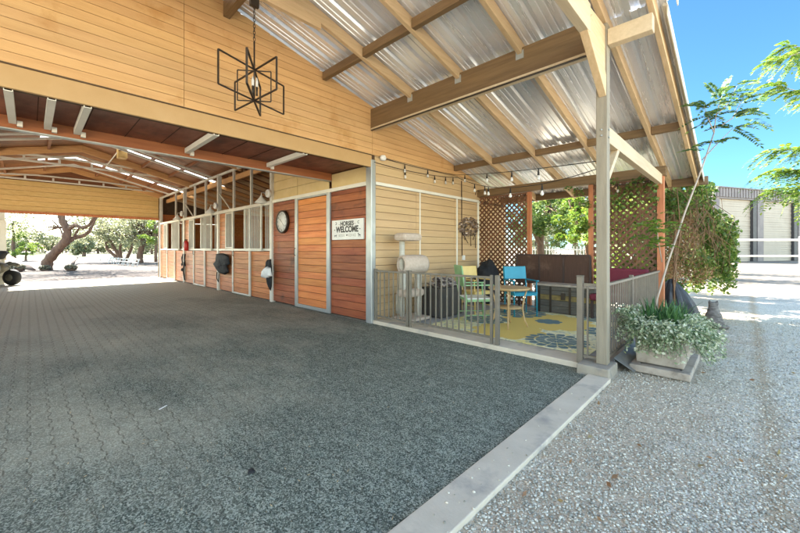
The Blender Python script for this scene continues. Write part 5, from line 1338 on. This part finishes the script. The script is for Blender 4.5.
# round bushes, log, white frames, machine
def bush(loc, r, lab):
    t = empty('round_bush', loc, lab, 'bush')
    P = blob(900, (loc[0], loc[1], r*.55), (r, r, r*.6), .7); P[:, 2] = np.abs(P[:, 2]); leafmesh('foliage', P, .09+.06*rng.random(len(P)), 'bush', t)
    MB().ell((loc[0], loc[1], r*.3), (r*.8, r*.8, r*.45), 14, 8, .2).build('twigs', 'log', t)
bush(onZ(17, 271.5), .40, 'small round grey bush beside the fallen log'); bush(onZ(45, 270.5), .28, 'low clump at the foot of the leaning mesquite'); bush(onZ(71, 270.5), .32, 'small round bush right of the leaning mesquite')
lg = [onZ(8, 263), onZ(14, 266), onZ(24, 268), onZ(34, 270.5)]
MB().tube([(p[0], p[1], .25-.08*i) for i, p in enumerate(lg)], [.45, .38, .25, .08], 10).build('fallen_log', 'log', None, label='fallen tapering log on the dirt left of the mesquite', cat='log')
MB().tube([(*onZ(72, 266)[:2], 0), (*onZ(74, 265)[:2], .35), (*onZ(78, 263)[:2], .55)], [.12, .1, .07], 8).build('tree_stump', 'log', None, label='short slanting stump near the small round bush', cat='stump')
# row of white folding frames / rails on the dirt
for i in range(6):
    p = onZ(110+5*i, 263.5+.6*i); t = empty('white_garden_chair', p, f'low white metal garden seat, number {i+1} from the left in the row under the trees', 'chair', 'white seats in a row under the mesquites')
    t['label'] = 'low white garden seat standing in the row under the mesquites'
    R1 = .15
    a = Vector(p); r_ = Vector(RF(1, 0)); f_ = Vector(RF(0, 1))
    m = MB(); m.beam(a-r_*R1+Vector((0, 0, .30)), a+r_*R1+Vector((0, 0, .27)), .3, .04); m.build('seat', 'steel', t)
    m = MB(); m.beam(a-r_*R1+f_*.3+Vector((0, 0, .50)), a+r_*R1+f_*.3+Vector((0, 0, .46)), .03, .10); m.build('backrest', 'steel', t)
    for sx in (-1, 1): m = MB(); m.beam(a+r_*R1*sx*.9, a+r_*R1*sx*.9+f_*.25+Vector((0, 0, .55)), .05, .05); m.build('leg', 'steel', t)
wr = empty('rail_fence', atF(130, 262, 40), 'white pipe rail fence behind the mesquites at the lawn edge', 'fence')
MB().tube([atF(95, 257, 40), atF(175, 257, 40)], .05, 6).build('rail', 'pipe', wr)
for u in (100, 120, 137, 156, 170): MB().tube([atF(u, 262, 40), atF(u, 256, 40)], .05, 6).build('post', 'pipe', wr)
# parked quad bike at the left edge
qb = Vector(onZ(0, 287)); t = empty('quad_bike', (qb.x, qb.y, 0), 'dark olive quad bike with black seat parked at the left edge', 'quad bike')
r_ = Vector(RF(1, 0)); f_ = Vector(RF(0, 1)); z = Vector((0, 0, 1)); qb = qb+f_*.2-r_*.36
def Q(a, b, c): return qb+r_*a+f_*b+z*c
for a, b in ((.10, -.30), (.10, .42), (-1.0, -.3), (-1.0, .42)):
    m = MB(); m.lathe((0, 0, 0), [(.0, -.10), (.12, -.11), (.24, -.10), (.28, -.06), (.28, .06), (.24, .10), (.12, .11), (0, .10)], 24, 'y')
    # wheel axis along F (seen from the side it faces the camera)
    c = Q(a, b, .28); m.v = [tuple(c+r_*x+f_*y+z*zz) for x, y, zz in m.v]; w = m.build('wheel', 'rubber', t)
    m = MB(); m.lathe((0, 0, 0), [(0, -.12), (.13, -.12), (.13, .12), (0, .12)], 16, 'y'); m.v = [tuple(c+r_*x+f_*y+z*zz) for x, y, zz in m.v]; m.build('rim', 'olive', w)
m = MB(); m.tube([Q(-1.2, .05, .55), Q(-.7, .05, .62), Q(-.2, .05, .62), Q(.25, .05, .66)], [.18, .26, .26, .14], 14); m.build('body', 'olive', t)
m = MB(); m.tube([Q(-.65, .05, .98), Q(-.2, .05, 1.02), Q(.12, .05, 1.10), Q(.30, .05, 1.18)], [.13, .17, .15, .06], 14); m.build('seat', 'black', t)
m = MB(); m.tube([Q(-.25, -.25, .66), Q(.10, -.28, .80), Q(.35, -.28, .70), Q(.44, -.28, .5)], [.07, .09, .08, .04], 10); m.tube([Q(-.25, .4, .66), Q(.10, .4, .80), Q(.35, .4, .70)], [.07, .09, .06], 10); m.build('fender', 'olive', t)
m = MB(); m.tube([Q(.0, .05, .62), Q(.1, .05, .9), Q(.0, .05, 1.1)], .03, 8); m.tube([Q(.12, -.2, 1.05), Q(.30, -.2, .75), Q(.18, -.2, .35)], .025, 8); m.build('frame', 'steel', t)
m = MB(); m.tube([Q(-.85, -.35, 1.15), Q(-.9, .05, 1.1), Q(-.85, .45, 1.15)], .02, 8); m.build('handlebar', 'rubber', t)

# small things on the ground
for (u, v, lab) in ((251, 472, 'dark dropping on the paved aisle, lower one'), (163, 408, 'tiny pale scrap lying on the aisle paving')):
    p = onZ(u, v); 
    if 'dark' in lab: m = MB(); m.ell((p[0], p[1], .006), (.028, .02, .008), 10, 6, .5); m.build('clump', 'rubber', None, loc=p, label='small dark clump lying on the rubber paving', cat='clump')
    else: m = MB(); m.beam((p[0]-.02, p[1]-.03, .005), (p[0]+.02, p[1]+.03, .006), .012, .004); m.build('straw_scrap', 'white', None, loc=p, label=lab, cat='scrap')
L = []
for k in range(170):
    u = 20+560*rng.random(); v = 300+225*rng.random()**.8; p = onZ(u, v)
    if p[0] > 1.2 and p[1] < 4.0: L.append((p[0], p[1], .005))
leafmesh('straw_bits', L, .010+.018*rng.random(len(L)), 'tabletop', None, asp=.14, label='tiny straw bits scattered over the aisle paving', cat='straw', kind='stuff')
L = []
for k in range(34):
    u = 470+330*rng.random(); v = 300+220*rng.random()
    p = onZ(u, v); 
    if p[0] < .9: L.append((p[0], p[1], .006))
leafmesh('fallen_leaves', L, .03+.03*rng.random(len(L)), 'leaf_dry', None, label='dry leaves fallen on the gravel', cat='leaves', kind='stuff')

# ================================================================== LIGHT, SKY, CAMERA
EL = 41.0; AZ = math.radians(-3)     # direction towards the sun: +X (behind the barn), slightly to -Y of the scene frame
d = Vector((math.cos(math.radians(EL))*math.cos(AZ), -math.cos(math.radians(EL))*math.sin(AZ), math.sin(math.radians(EL))))
su = bpy.data.lights.new('Sun', 'SUN'); su.energy = 5.0; su.angle = math.radians(.5); su.color = (1, .95, .87)
so = bpy.data.objects.new('Sun', su); C.objects.link(so); so.rotation_euler = d.to_track_quat('Z', 'Y').to_euler(); so.location = (10, 0, 20)
w = bpy.data.worlds.new('World'); bpy.context.scene.world = w; w.use_nodes = True
n = w.node_tree.nodes; l = w.node_tree.links; bgn = n['Background']
sk = n.new('ShaderNodeTexSky'); sk.sky_type = 'NISHITA'; sk.sun_disc = False; sk.sun_elevation = math.radians(EL)
sk.sun_rotation = math.atan2(d.x, d.y); sk.air_density = 1.0; sk.dust_density = .2; sk.ozone_density = 2.0
# sky tint added to stay blue at this exposure: darkened smoothly towards scene +Y
tcw = n.new('ShaderNodeTexCoord'); dp = n.new('ShaderNodeVectorMath'); dp.operation = 'DOT_PRODUCT'
l.new(tcw.outputs['Generated'], dp.inputs[0]); dp.inputs[1].default_value = Vector((-.06, -1, .22)).normalized()
mk = n.new('ShaderNodeMapRange'); mk.interpolation_type = 'SMOOTHSTEP'; l.new(dp.outputs['Value'], mk.inputs[0])
mk.inputs[1].default_value = .58; mk.inputs[2].default_value = .88
warm = mixc(n, l, sk.outputs[0], (1.10, 1.0, .86), 1.0, 'MULTIPLY')
mu = mixc(n, l, warm, (.13, .245, .36), mk.outputs[0], 'MULTIPLY')
l.new(mu, bgn.inputs[0]); bgn.inputs[1].default_value = .15
cam = bpy.data.cameras.new('Camera'); co = bpy.data.objects.new('Camera', cam); C.objects.link(co); bpy.context.scene.camera = co
cam.sensor_width = 36; cam.lens = F0/800*36; cam.shift_y = -(266.5-VC)/800; cam.clip_end = 2000; cam.clip_start = .05
co.location = (0, 0, H); fd = Vector((CX[1], -CY[1], 0)); co.rotation_euler = fd.to_track_quat('-Z', 'Y').to_euler()
sc = bpy.context.scene
sc.view_settings.view_transform = 'Standard'; sc.view_settings.look = 'None'; sc.view_settings.gamma = 1; sc.view_settings.exposure = 2.85
sc.render.film_transparent = False

sc.cycles.max_bounces = 10; sc.cycles.diffuse_bounces = 7; sc.cycles.transparent_max_bounces = 12
